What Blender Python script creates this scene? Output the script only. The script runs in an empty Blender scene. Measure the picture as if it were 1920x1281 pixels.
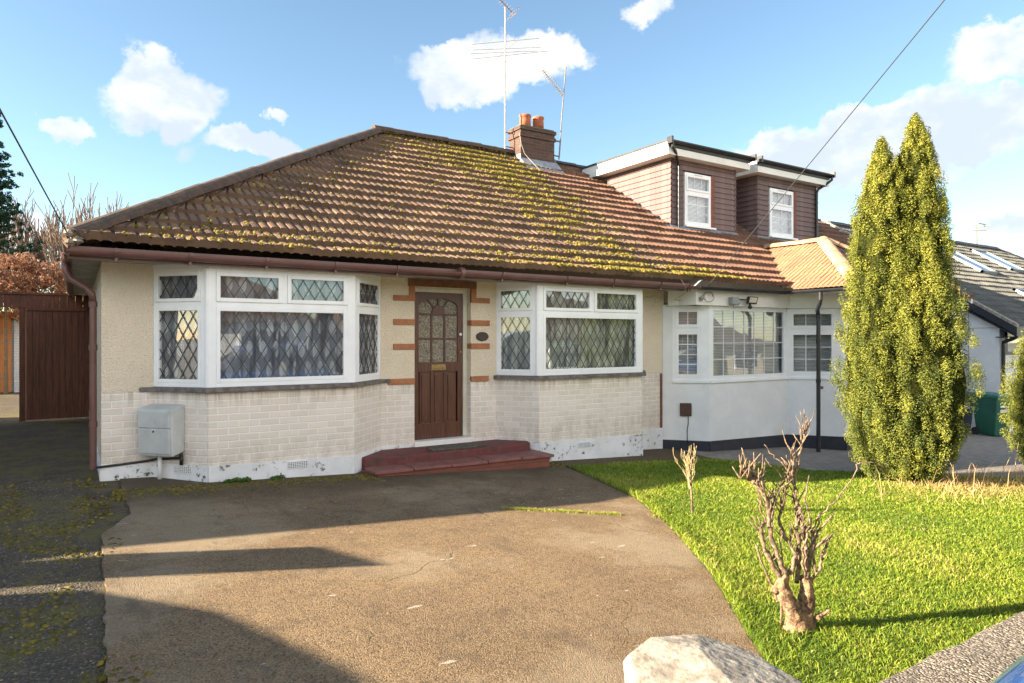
import bpy, math, random
import numpy as np
from mathutils import Vector, Matrix, noise
R = math.radians
random.seed(7); rng = np.random.default_rng(7)
sc = bpy.context.scene
col = sc.collection
EYE = 1.6                      # all heights below are measured from eye level; everything is raised by EYE at the end

# ------------------------------------------------------------------ camera
cd = bpy.data.cameras.new('camera'); cam = bpy.data.objects.new('camera', cd); col.objects.link(cam)
cd.sensor_width = 36; cd.lens = 24.0; cd.clip_start = 0.05; cd.clip_end = 2000
cd.shift_y = -0.0029
cam.location = (0, 0, 0); cam.rotation_euler = (R(90), 0, R(-32.6))
sc.camera = cam
# ------------------------------------------------------------------ light
SUN = Vector((-2.80, 0.84, 1.0)).normalized()
sl = bpy.data.lights.new('sun', 'SUN'); sl.energy = 5.0; sl.angle = R(0.5); sl.color = (1.0, 0.84, 0.63)
so = bpy.data.objects.new('sun', sl); col.objects.link(so)
so.rotation_euler = (-SUN).to_track_quat('-Z', 'Y').to_euler(); so.location = (-20, 6, 30)
sc.view_settings.view_transform = 'Standard'; sc.view_settings.look = 'None'
sc.view_settings.exposure = 2.3; sc.view_settings.gamma = 1.0
CLOUD = 3.6; SKYMUL = 0.068

class NT:
    """small helper for node trees"""
    def __init__(s, tree): s.t = tree; s.n = tree.nodes; s.l = tree.links
    def new(s, kind, **kw):
        nd = s.n.new(kind)
        for k, v in kw.items():
            setattr(nd, k, v)
        return nd
    def put(s, sock, v):
        if isinstance(v, bpy.types.NodeSocket): s.l.new(v, sock)
        elif isinstance(v, (tuple, list)) and len(v) == 3 and sock.type == 'RGBA': sock.default_value = (*v, 1)
        else: sock.default_value = v
    def math(s, op, a, b=0.0, c=None, clamp=False):
        m = s.new('ShaderNodeMath', operation=op, use_clamp=clamp)
        s.put(m.inputs[0], a); s.put(m.inputs[1], b)
        if c is not None: s.put(m.inputs[2], c)
        return m.outputs[0]
    def vmath(s, op, a, b=None):
        m = s.new('ShaderNodeVectorMath', operation=op); s.put(m.inputs[0], a)
        if b is not None: s.put(m.inputs[1], b)
        return m.outputs['Value'] if op in ('DOT_PRODUCT', 'LENGTH') else m.outputs[0]
    def mix(s, f, a, b, blend='MIX'):
        m = s.new('ShaderNodeMix', data_type='RGBA', blend_type=blend)
        s.put(m.inputs[0], f); s.put(m.inputs[6], a); s.put(m.inputs[7], b)
        return m.outputs[2]
    def noise(s, vec, scale, detail=4, rough=0.55, out=0, dist=0.0):
        m = s.new('ShaderNodeTexNoise'); s.put(m.inputs['Vector'], vec)
        m.inputs['Scale'].default_value = scale; m.inputs['Detail'].default_value = detail
        m.inputs['Roughness'].default_value = rough; m.inputs['Distortion'].default_value = dist
        return m.outputs[out]
    def vor(s, vec, scale, feature='F1', out='Distance', rnd=1.0):
        m = s.new('ShaderNodeTexVoronoi', feature=feature); s.put(m.inputs['Vector'], vec)
        m.inputs['Scale'].default_value = scale; m.inputs['Randomness'].default_value = rnd
        return m.outputs[out]
    def ss(s, v, a, b, c=0.0, d=1.0):
        m = s.new('ShaderNodeMapRange', interpolation_type='SMOOTHSTEP'); s.put(m.inputs[0], v)
        for i, q in enumerate((a, b, c, d)): m.inputs[i+1].default_value = q
        return m.outputs[0]
    def mapv(s, vec, scale=(1,1,1), loc=(0,0,0), rot=(0,0,0)):
        m = s.new('ShaderNodeMapping'); s.put(m.inputs[0], vec)
        m.inputs['Scale'].default_value = scale; m.inputs['Location'].default_value = loc; m.inputs['Rotation'].default_value = rot
        return m.outputs[0]
    def bump(s, h, strength=0.5, dist=0.01, normal=None):
        m = s.new('ShaderNodeBump'); m.inputs['Strength'].default_value = strength
        m.inputs['Distance'].default_value = dist; s.put(m.inputs['Height'], h)
        if normal is not None: s.put(m.inputs['Normal'], normal)
        return m.outputs[0]

# ------------------------------------------------------------------ sky
w = bpy.data.worlds.new('World'); sc.world = w; w.use_nodes = True
wt = NT(w.node_tree); w.node_tree.nodes.clear()
sky = wt.new('ShaderNodeTexSky', sky_type='NISHITA', sun_disc=False)
sky.sun_elevation = math.asin(SUN.z); sky.sun_rotation = math.atan2(SUN.x, SUN.y)
sky.altitude = 50; sky.air_density = 1.0; sky.dust_density = 0.3; sky.ozone_density = 2.5
tc = wt.new('ShaderNodeTexCoord').outputs['Generated']
dirn = wt.vmath('NORMALIZE', tc)
FWD = Vector((math.sin(R(32.6)), math.cos(R(32.6)), 0)); RGT = Vector((FWD.y, -FWD.x, 0)); UP = Vector((0, 0, 1))
def skydir(x, y): return (FWD + RGT*((x-960)/1280) + UP*((635-y)/1280)).normalized()
# clouds: direction of each centre, half width and half height
clouds = [(300,190,120,62,1),(345,225,70,45,1),(905,120,165,52,1),(1010,95,100,38,1),(880,160,110,42,1),(490,294,90,28,.9),(1215,22,50,26,.7),
          (1890,130,110,62,1),(1480,290,130,52,1),(1660,240,190,58,1),(1800,264,155,58,1),(1580,325,210,52,.8),(1915,225,110,40,.9),(1905,458,110,38,.9),(375,290,35,26,.55),
          (105,246,48,20,.6),(497,228,22,22,.5),(30,418,60,45,.7),(1520,395,70,22,.35),
          (-260,300,200,60,1),(2300,300,260,90,1),(2700,150,260,80,1)]
fill_clouds = [(Vector((0.25, -1, 0.42)).normalized(), 0.75, 0.30), (Vector((-0.8, -1, 0.75)).normalized(), 0.5, 0.28), (Vector((1.2, -1, 0.55)).normalized(), 0.6, 0.32)]
nz1 = wt.noise(dirn, 6.5, 7, 0.62, out=1)
nvec = wt.vmath('SUBTRACT', nz1, (0.5, 0.5, 0.5))
sc_n = wt.new('ShaderNodeVectorMath', operation='SCALE'); wt.put(sc_n.inputs[0], nvec); sc_n.inputs['Scale'].default_value = 0.16
wdir = wt.vmath('ADD', dirn, sc_n.outputs[0])
field = None
cl_ = []
for (x, y, rx, ry, st) in clouds:
    c = skydir(x, y); k = FWD.dot(c); cl_.append((c, rx*k/1280, ry*k/1280, st))

for (c, ra, rb, st) in cl_:
    a = UP.cross(c).normalized(); b = c.cross(a).normalized()
    da = wt.math('MULTIPLY', wt.vmath('DOT_PRODUCT', wdir, tuple(a)), 1/ra)
    db = wt.math('MULTIPLY', wt.vmath('DOT_PRODUCT', wdir, tuple(b)), 1/rb)
    d2 = wt.math('ADD', wt.math('MULTIPLY', da, da), wt.math('MULTIPLY', db, db))
    v = wt.math('MULTIPLY', wt.math('SUBTRACT', 1.25, d2), st, clamp=True)
    fr = wt.math('GREATER_THAN', wt.vmath('DOT_PRODUCT', dirn, tuple(c)), 0.0)
    v = wt.math('MULTIPLY', v, fr)
    field = v if field is None else wt.math('MAXIMUM', field, v)
nz2 = wt.noise(wt.mapv(dirn, (1, 1, 1.8)), 11, 8, 0.65)
fld = wt.math('ADD', field, wt.math('MULTIPLY', wt.math('SUBTRACT', nz2, 0.5), 1.5))
alpha = wt.math('MULTIPLY', wt.ss(fld, 0.08, 0.78), wt.ss(field, 0.02, 0.35))
nz3 = wt.noise(wt.mapv(dirn, (1, 1, 1.6), (3.1, 0, 0.02)), 7, 5, 0.6)
shade = wt.ss(wt.math('ADD', nz3, wt.math('MULTIPLY', field, 0.10)), 0.44, 0.68)
cc = wt.mix(shade, (CLOUD*1.0, CLOUD*1.0, CLOUD*1.0), (CLOUD*0.66, CLOUD*0.74, CLOUD*0.84))
skyc = wt.mix(1.0, sky.outputs[0], (0.96, 0.95, 0.87), 'MULTIPLY')
fin = wt.mix(wt.math('MULTIPLY', alpha, 0.95), skyc, cc)
# added unseen cloud bank behind the viewer, overbright to fill the shaded walls
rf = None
for (c, ra, rb) in fill_clouds:
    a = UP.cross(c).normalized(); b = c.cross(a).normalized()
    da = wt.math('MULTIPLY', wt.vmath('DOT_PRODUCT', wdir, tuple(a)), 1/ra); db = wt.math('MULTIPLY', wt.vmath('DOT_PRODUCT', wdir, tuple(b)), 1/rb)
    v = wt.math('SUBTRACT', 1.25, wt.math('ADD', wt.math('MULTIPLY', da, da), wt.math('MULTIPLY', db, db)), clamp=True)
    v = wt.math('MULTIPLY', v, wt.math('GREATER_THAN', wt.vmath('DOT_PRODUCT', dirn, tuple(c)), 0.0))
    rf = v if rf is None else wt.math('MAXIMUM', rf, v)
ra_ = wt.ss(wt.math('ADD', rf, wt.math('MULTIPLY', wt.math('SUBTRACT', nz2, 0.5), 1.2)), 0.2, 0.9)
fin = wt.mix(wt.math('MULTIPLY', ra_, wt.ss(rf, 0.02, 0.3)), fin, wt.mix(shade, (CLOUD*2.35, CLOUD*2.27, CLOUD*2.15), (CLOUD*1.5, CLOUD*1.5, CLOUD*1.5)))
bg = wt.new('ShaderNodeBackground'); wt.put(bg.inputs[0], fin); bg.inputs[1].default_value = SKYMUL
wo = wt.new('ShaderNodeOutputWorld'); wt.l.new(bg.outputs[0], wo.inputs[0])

# ------------------------------------------------------------------ materials
def material(name):
    m = bpy.data.materials.new(name); m.use_nodes = True
    t = NT(m.node_tree); b = m.node_tree.nodes['Principled BSDF']
    return m, t, b
def plain(name, c1, c2=None, scale=6, rough=0.6, bump=0.0, bscale=60, bd=0.004, metal=0, spec=0.5, dirt=0.0, coat=0, det=5, lo=0.35, hi=0.65):
    m, t, b = material(name)
    P = t.new('ShaderNodeTexCoord').outputs['Object']
    c = c1
    if c2 is not None: c = t.mix(t.ss(t.noise(P, scale, det, 0.65), lo, hi), c1, c2)
    if dirt > 0:
        c = t.mix(t.math('MULTIPLY', t.ss(t.noise(P, 2.3, 8, 0.75), 0.5, 0.75), dirt), c, (0.08, 0.065, 0.045))
        c = t.mix(t.math('MULTIPLY', t.ss(t.noise(t.mapv(P, (9, 9, 0.7)), 1, 6, 0.7), 0.5, 0.8), dirt*0.7), c, (0.12, 0.10, 0.08))
    t.put(b.inputs['Base Color'], c)
    b.inputs['Roughness'].default_value = rough; b.inputs['Metallic'].default_value = metal
    b.inputs['Specular IOR Level'].default_value = spec; b.inputs['Coat Weight'].default_value = coat
    if bump > 0:
        t.put(b.inputs['Normal'], t.bump(t.noise(P, bscale, 4, 0.6), bump, bd))
    return m
M = {}
M['upvc'] = plain('white_plastic', (0.86, 0.87, 0.88), (0.80, 0.81, 0.83), 3, 0.35, dirt=0.05)
M['cream_frame'] = plain('cream_paint', (0.66, 0.63, 0.52), (0.58, 0.55, 0.45), 5, 0.5, dirt=0.25)
M['gutter'] = plain('brown_gutter', (0.135, 0.06, 0.052), (0.16, 0.08, 0.07), 4, 0.35, dirt=0.25)
M['black'] = plain('black_plastic', (0.012, 0.013, 0.016), (0.02, 0.021, 0.024), 5, 0.35)
M['soffit'] = plain('soffit_paint', (0.50, 0.48, 0.42), (0.34, 0.32, 0.28), 4, 0.7, dirt=0.5)
M['sill'] = plain('weathered_sill', (0.10, 0.085, 0.08), (0.20, 0.18, 0.165), 14, 0.85, 0.5, 40, 0.006, dirt=0.4)
M['terra_trim'] = plain('orange_brown_paint', (0.40, 0.165, 0.07), (0.32, 0.12, 0.06), 8, 0.7, 0.3, 50, dirt=0.3)
M['lead'] = plain('lead_strip', (0.035, 0.035, 0.037), rough=0.5)
M['white_render'] = plain('white_render', (0.78, 0.79, 0.80), (0.70, 0.71, 0.72), 1.6, 0.85, 0.35, 45, 0.003, dirt=0.10)
M['navy'] = plain('dark_band_paint', (0.012, 0.016, 0.028), (0.02, 0.024, 0.035), 7, 0.6, 0.2, 40)
M['fascia'] = plain('white_fascia', (0.78, 0.77, 0.73), (0.70, 0.69, 0.65), 2, 0.5, dirt=0.08)
M['terracotta'] = plain('terracotta', (0.42, 0.13, 0.06), (0.30, 0.09, 0.045), 9, 0.8, 0.3, 40, dirt=0.4)
M['lead_flash'] = plain('lead_flashing', (0.32, 0.34, 0.37), (0.20, 0.22, 0.25), 9, 0.6, 0.4, 20, 0.01, dirt=0.2)
M['metal'] = plain('aerial_metal', (0.30, 0.29, 0.28), (0.20, 0.18, 0.17), 12, 0.5, metal=0.3)
M['rust'] = plain('weathered_metal', (0.14, 0.12, 0.11), (0.26, 0.22, 0.19), 30, 0.7)
M['meter'] = plain('meter_box_plastic', (0.52, 0.54, 0.53), (0.44, 0.46, 0.45), 4, 0.55, 0.1, 50, dirt=0.35)
M['red_paint'] = plain('red_step_paint', (0.155, 0.036, 0.034), (0.085, 0.03, 0.028), 9, 0.8, 0.7, 30, 0.006, dirt=0.8)
M['red_tile'] = plain('red_quarry_tile', (0.27, 0.10, 0.085), (0.17, 0.07, 0.06), 8, 0.6, 0.4, 40, 0.004, dirt=0.75)
M['mat'] = plain('door_mat', (0.05, 0.045, 0.035), (0.14, 0.12, 0.09), 25, 0.95, 0.8, 120, 0.006)
M['brass'] = plain('aged_brass', (0.35, 0.25, 0.10), (0.22, 0.16, 0.08), 20, 0.4, metal=0.8)
M['cable'] = plain('pale_cable', (0.38, 0.33, 0.28), rough=0.6)
M['wire'] = plain('overhead_wire', (0.05, 0.05, 0.055), rough=0.6)
M['brownplastic'] = plain('brown_vent', (0.06, 0.025, 0.02), (0.10, 0.05, 0.035), 20, 0.6, 0.5, 60)
M['ironplate'] = plain('dark_iron', (0.025, 0.014, 0.013), (0.045, 0.03, 0.025), 30, 0.45)
M['ironhi'] = plain('dark_iron_worn', (0.09, 0.065, 0.055), rough=0.4)
M['greyplastic'] = plain('grey_plastic', (0.25, 0.27, 0.28), rough=0.5)
M['paleplastic'] = plain('pale_plastic', (0.70, 0.70, 0.68), rough=0.4)
M['green_bin'] = plain('green_bin_plastic', (0.008, 0.085, 0.055), (0.012, 0.11, 0.075), 3, 0.45, dirt=0.1)
M['green_lid'] = plain('green_lid_plastic', (0.01, 0.14, 0.11), rough=0.4)
M['dark_bin'] = plain('dark_bin_plastic', (0.02, 0.03, 0.055), (0.03, 0.04, 0.07), 3, 0.45)
M['stone_cap'] = plain('pale_stone', (0.33, 0.295, 0.24), (0.19, 0.165, 0.13), 13, 0.95, 0.7, 60, 0.005, dirt=0.5, det=9, lo=.42, hi=.62)
M['blue_paint'] = plain('blue_car_paint', (0.012, 0.06, 0.20), rough=0.25, coat=1.0)
M['white_paint'] = plain('white_van_paint', (0.75, 0.75, 0.75), rough=0.3, coat=0.5)
M['rubber'] = plain('tyre_rubber', (0.02, 0.02, 0.02), rough=0.85)
M['barge'] = plain('black_barge_board', (0.012, 0.014, 0.022), rough=0.4)
M['bark'] = plain('grey_brown_bark', (0.27, 0.19, 0.115), (0.10, 0.068, 0.045), 38, 0.9, 1.0, 90, 0.008, det=8, lo=.4, hi=.6)
M['bark_orange'] = plain('orange_brown_bark', (0.36, 0.22, 0.115), (0.11, 0.065, 0.04), 26, 0.9, 1.0, 55, 0.016, det=9, lo=.42, hi=.6)
M['twig'] = plain('pale_twig', (0.42, 0.34, 0.17), (0.30, 0.22, 0.12), 30, 0.8)
M['fartwig'] = plain('far_twig', (0.26, 0.19, 0.15), (0.20, 0.15, 0.12), 3, 0.9)
M['tarmac'] = plain('tarmac', (0.06, 0.06, 0.062), (0.045, 0.045, 0.046), 3, 0.9, 0.6, 90, 0.006)
M['pavement'] = plain('pavement', (0.22, 0.20, 0.18), (0.16, 0.15, 0.135), 4, 0.9, 0.4, 60)
M['soil'] = plain('ground_soil', (0.10, 0.085, 0.055), (0.06, 0.07, 0.03), 1.5, 0.95, 0.5, 20, 0.02)
M['chimney_cap'] = plain('chimney_mortar', (0.16, 0.14, 0.11), (0.10, 0.13, 0.03), 12, 0.9, 0.6, 30, 0.01)
M['slate_flat'] = plain('plain_roof', (0.13, 0.085, 0.06), (0.09, 0.07, 0.05), 2, 0.85)
M['roomdark'] = plain('room_wall', (0.20, 0.18, 0.16), rough=0.9)
M['cream_wall'] = plain('cream_render', (0.66, 0.58, 0.43), (0.60, 0.53, 0.40), 2, 0.85)
M['white_lead_line'] = plain('white_glazing_bar', (0.75, 0.75, 0.75), rough=0.5)
M['felt'] = plain('dark_roof_felt', (0.03, 0.035, 0.042), (0.045, 0.05, 0.06), 4, 0.6)
M['dark_glass'] = plain('dark_window_glass', (0.015, 0.018, 0.022), rough=0.05, spec=0.8)
M['hubcap'] = plain('hub_metal', (0.45, 0.46, 0.47), rough=0.35, metal=0.7)
M['brown_timber'] = plain('brown_timber_lintel', (0.22, 0.095, 0.045), (0.15, 0.06, 0.035), 12, 0.7, 0.3, 30, dirt=0.3)

def m_pebble():
    m, t, b = material('pebbledash')
    P = t.new('ShaderNodeTexCoord').outputs['Object']
    v = t.vor(P, 75); n = t.noise(P, 30, 5, 0.7)
    base = t.mix(t.ss(t.noise(P, 2.0, 6, 0.6), 0.3, 0.7), (0.79, 0.69, 0.545), (0.72, 0.62, 0.48))
    base = t.mix(t.ss(v, 0.55, 0.15, 0, 0.35), base, (0.82, 0.71, 0.54))
    base = t.mix(t.math('MULTIPLY', t.ss(t.noise(P, 55, 3, 0.8), 0.56, 0.72), 0.55), base, (0.30, 0.22, 0.14))
    t.put(b.inputs['Base Color'], base); b.inputs['Roughness'].default_value = 0.92
    t.put(b.inputs['Normal'], t.bump(t.math('SUBTRACT', t.math('MULTIPLY', n, 0.7), v), 0.9, 0.012))
    return m
M['pebble'] = m_pebble()
def m_brick(name, face1, face2, mortar, bw=0.225, bh=0.075, ms=0.008, rough=0.8, dirt=0.2, edge=0.5, wear=None):
    m, t, b = material(name)
    uv = t.new('ShaderNodeUVMap'); uv.uv_map = 'UVMap'
    P = t.new('ShaderNodeTexCoord').outputs['Object']
    wob = t.vmath('SUBTRACT', t.noise(P, 7, 3, 0.5, out=1), (0.5, 0.5, 0.5))
    s = t.new('ShaderNodeVectorMath', operation='SCALE'); t.put(s.inputs[0], wob); s.inputs['Scale'].default_value = 0.012
    V = t.vmath('ADD', uv.outputs[0], s.outputs[0])
    br = t.new('ShaderNodeTexBrick'); t.put(br.inputs['Vector'], V)
    br.inputs['Scale'].default_value = 1; br.inputs['Brick Width'].default_value = bw; br.inputs['Row Height'].default_value = bh
    br.inputs['Mortar Size'].default_value = ms; br.inputs['Mortar Smooth'].default_value = 0.4; br.inputs['Bias'].default_value = 0
    t.put(br.inputs['Color1'], face1); t.put(br.inputs['Color2'], face2); t.put(br.inputs['Mortar'], mortar)
    c = br.outputs['Color']
    c = t.mix(t.math('MULTIPLY', t.ss(t.noise(P, 3.5, 8, 0.72), 0.52, 0.75), dirt), c, (0.20, 0.14, 0.09))
    c = t.mix(t.math('MULTIPLY', t.ss(t.noise(P, 24, 4, 0.7), 0.64, 0.74), dirt*1.4), c, (0.16, 0.12, 0.09))
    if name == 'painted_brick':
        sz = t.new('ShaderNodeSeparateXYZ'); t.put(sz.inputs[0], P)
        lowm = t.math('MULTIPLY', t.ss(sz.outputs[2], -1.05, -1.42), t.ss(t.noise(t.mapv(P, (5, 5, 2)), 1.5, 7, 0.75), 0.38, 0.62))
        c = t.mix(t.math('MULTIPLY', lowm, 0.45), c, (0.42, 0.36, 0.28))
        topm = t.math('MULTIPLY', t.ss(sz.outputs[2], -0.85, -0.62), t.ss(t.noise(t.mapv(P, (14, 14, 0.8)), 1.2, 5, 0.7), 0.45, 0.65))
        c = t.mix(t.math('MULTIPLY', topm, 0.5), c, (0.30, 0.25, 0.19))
    if wear: c = t.mix(t.ss(t.noise(P, 8, 6, 0.7), 0.60, 0.68), c, wear)
    t.put(b.inputs['Base Color'], c); b.inputs['Roughness'].default_value = rough
    h = t.math('ADD', t.math('MULTIPLY', br.outputs['Fac'], -1.0), t.math('MULTIPLY', t.noise(P, 45, 4, 0.7), 0.5))
    h = t.math('ADD', h, t.math('MULTIPLY', t.noise(P, 9, 3, 0.6), 0.5))
    t.put(b.inputs['Normal'], t.bump(h, edge, 0.008))
    return m
M['paint_brick'] = m_brick('painted_brick', (0.76, 0.68, 0.60), (0.68, 0.60, 0.52), (0.83, 0.80, 0.75), 0.225, 0.0775, 0.009, dirt=0.18, edge=0.6)
M['chimney_brick'] = m_brick('chimney_brick', (0.095, 0.042, 0.03), (0.06, 0.03, 0.023), (0.085, 0.07, 0.055), 0.225, 0.075, 0.008, dirt=0.5, wear=(0.19, 0.16, 0.10))
M['red_brick'] = m_brick('red_brick', (0.25, 0.07, 0.04), (0.18, 0.05, 0.035), (0.10, 0.07, 0.05), dirt=0.4)
M['white_brick'] = m_brick('white_painted_brick', (0.62, 0.62, 0.64), (0.55, 0.56, 0.58), (0.45, 0.45, 0.47), dirt=0.2)
M['tile_hung'] = m_brick('tile_hanging', (0.185, 0.125, 0.12), (0.145, 0.098, 0.097), (0.045, 0.03, 0.028), 0.17, 10, 0.003, dirt=0.12, edge=0.3)
M['blocks'] = m_brick('block_paving', (0.30, 0.26, 0.22), (0.22, 0.19, 0.165), (0.08, 0.065, 0.05), 0.20, 0.10, 0.006, dirt=0.3, edge=0.6)

def m_plinth():
    m, t, b = material('flaking_white_plinth')
    P = t.new('ShaderNodeTexCoord').outputs['Object']
    c = t.mix(t.ss(t.noise(P, 3, 5, 0.6), 0.3, 0.7), (0.78, 0.79, 0.80), (0.66, 0.67, 0.68))
    fl = t.ss(t.math('ADD', t.noise(P, 10, 8, 0.75), t.math('MULTIPLY', t.noise(P, 1.4, 3, 0.5), 0.35)), 0.755, 0.80)
    c = t.mix(fl, c, (0.09, 0.085, 0.08))
    c = t.mix(t.math('MULTIPLY', t.ss(t.noise(P, 4, 7, 0.8), 0.5, 0.8), 0.4), c, (0.30, 0.27, 0.22))
    t.put(b.inputs['Base Color'], c); b.inputs['Roughness'].default_value = 0.85
    t.put(b.inputs['Normal'], t.bump(t.math('SUBTRACT', t.noise(P, 14, 6, 0.7), fl), 0.6, 0.01))
    return m
M['plinth'] = m_plinth()

def m_tiles(name, cA, cB, cDark, lichen=0.5, moss=0.0, seed=0.0):
    m, t, b = material(name)
    P = t.new('ShaderNodeTexCoord').outputs['Object']
    P = t.mapv(P, loc=(seed, 0, 0))
    at = t.new('ShaderNodeAttribute'); at.attribute_name = 'tint'
    c = t.mix(at.outputs['Fac'], cA, cB)
    c = t.mix(t.ss(t.noise(P, 1.1, 6, 0.6), 0.35, 0.7, 0, 0.55), c, cDark)
    c = t.mix(t.math('MULTIPLY', t.ss(t.noise(P, 22, 6, 0.75), 0.5, 0.7), 0.45), c, cDark)
    c = t.mix(t.math('MULTIPLY', t.ss(t.noise(P, 60, 3, 0.7), 0.66, 0.74), lichen), c, (0.50, 0.47, 0.38))
    c = t.mix(t.math('MULTIPLY', t.ss(t.noise(P, 21, 2, 0.5), 0.735, 0.75), lichen), c, (0.62, 0.62, 0.60))
    if moss > 0:
        sp = t.new('ShaderNodeSeparateXYZ'); t.put(sp.inputs[0], P)
        c = t.mix(t.math('MULTIPLY', t.ss(t.noise(P, 9, 7, 0.75), 0.55, 0.66), moss), c, (0.20, 0.16, 0.03))
    t.put(b.inputs['Base Color'], c); b.inputs['Roughness'].default_value = 0.9; b.inputs['Specular IOR Level'].default_value = 0.25
    t.put(b.inputs['Normal'], t.bump(t.noise(P, 90, 4, 0.7), 0.4, 0.003))
    return m
M['tiles_brown'] = m_tiles('brown_roof_tiles', (0.255, 0.16, 0.105), (0.16, 0.098, 0.066), (0.068, 0.047, 0.038), 0.6, 0.45)
M['tiles_orange'] = m_tiles('red_brown_roof_tiles', (0.25, 0.14, 0.092), (0.17, 0.092, 0.064), (0.09, 0.053, 0.04), 0.4, 0.0, 5)
M['tiles_bay'] = m_tiles('orange_roof_tiles', (0.40, 0.225, 0.125), (0.30, 0.165, 0.095), (0.20, 0.12, 0.08), 0.8, 0.1, 9)
M['tiles_grey'] = m_tiles('grey_roof_tiles', (0.17, 0.165, 0.145), (0.12, 0.12, 0.11), (0.07, 0.07, 0.07), 0.2, 0.0, 13)
M['ridge_mossy'] = plain('mossy_ridge_tiles', (0.11, 0.062, 0.045), (0.05, 0.04, 0.032), 10, 0.9, 0.8, 40, 0.008, dirt=0.6)
M['mortar_hip'] = plain('orange_mortar_hip', (0.46, 0.32, 0.20), (0.34, 0.17, 0.09), 8, 0.9, 0.7, 40, 0.01)

def m_attr(name, stops, rough=0.8, trans=0.0, attr='tint', bump=False, spec=0.3):
    m, t, b = material(name)
    at = t.new('ShaderNodeAttribute'); at.attribute_name = attr
    r = t.new('ShaderNodeValToRGB'); t.put(r.inputs[0], at.outputs['Fac'])
    el = r.color_ramp.elements
    el[0].position = stops[0][0]; el[0].color = (*stops[0][1], 1)
    el[1].position = stops[-1][0]; el[1].color = (*stops[-1][1], 1)
    for p, c in stops[1:-1]:
        e = el.new(p); e.color = (*c, 1)
    t.put(b.inputs['Base Color'], r.outputs[0]); b.inputs['Roughness'].default_value = rough
    b.inputs['Specular IOR Level'].default_value = spec
    if trans > 0:
        tr = t.new('ShaderNodeBsdfTranslucent'); t.put(tr.inputs[0], r.outputs[0])
        mx = t.new('ShaderNodeMixShader'); mx.inputs[0].default_value = trans
        t.l.new(b.outputs[0], mx.inputs[1]); t.l.new(tr.outputs[0], mx.inputs[2])
        t.l.new(mx.outputs[0], m.node_tree.nodes['Material Output'].inputs[0])
    return m
M['moss'] = m_attr('roof_moss', [(0, (0.055, 0.048, 0.010)), (0.5, (0.16, 0.125, 0.018)), (1, (0.32, 0.235, 0.045))], 0.95)
M['grass'] = m_attr('lawn_grass', [(0, (0.05, 0.11, 0.012)), (0.55, (0.18, 0.262, 0.02)), (0.85, (0.33, 0.38, 0.035)), (1, (0.48, 0.41, 0.14))], 0.7, 0.35)
M['drygrass'] = m_attr('dry_grass', [(0, (0.34, 0.22, 0.08)), (1, (0.60, 0.42, 0.20))], 0.8, 0.25)
M['cypress'] = m_attr('cypress_foliage', [(0, (0.035, 0.055, 0.016)), (0.35, (0.10, 0.13, 0.028)), (0.7, (0.25, 0.262, 0.04)), (1, (0.45, 0.42, 0.075))], 0.8, 0.25)
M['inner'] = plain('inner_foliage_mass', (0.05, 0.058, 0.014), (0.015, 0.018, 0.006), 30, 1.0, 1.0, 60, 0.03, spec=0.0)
M['spruce'] = m_attr('spruce_needles', [(0, (0.008, 0.035, 0.022)), (1, (0.03, 0.09, 0.05))], 0.8)
M['copper'] = m_attr('copper_leaves', [(0, (0.17, 0.075, 0.045)), (0.6, (0.32, 0.16, 0.09)), (1, (0.45, 0.27, 0.17))], 0.7, 0.3)
M['hedge'] = m_attr('hedge_leaves', [(0, (0.05, 0.08, 0.02)), (1, (0.16, 0.20, 0.05))], 0.7, 0.2)
M['weed'] = m_attr('weed_leaves', [(0, (0.04, 0.10, 0.02)), (1, (0.12, 0.22, 0.04))], 0.7, 0.2)
M['stones'] = m_attr('pebbles', [(0, (0.05, 0.045, 0.04)), (0.5, (0.15, 0.13, 0.10)), (0.85, (0.28, 0.25, 0.20)), (1, (0.5, 0.48, 0.44))], 0.8)
M['litter'] = m_attr('dead_leaf', [(0, (0.04, 0.03, 0.02)), (1, (0.22, 0.14, 0.07))], 0.8)

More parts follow.
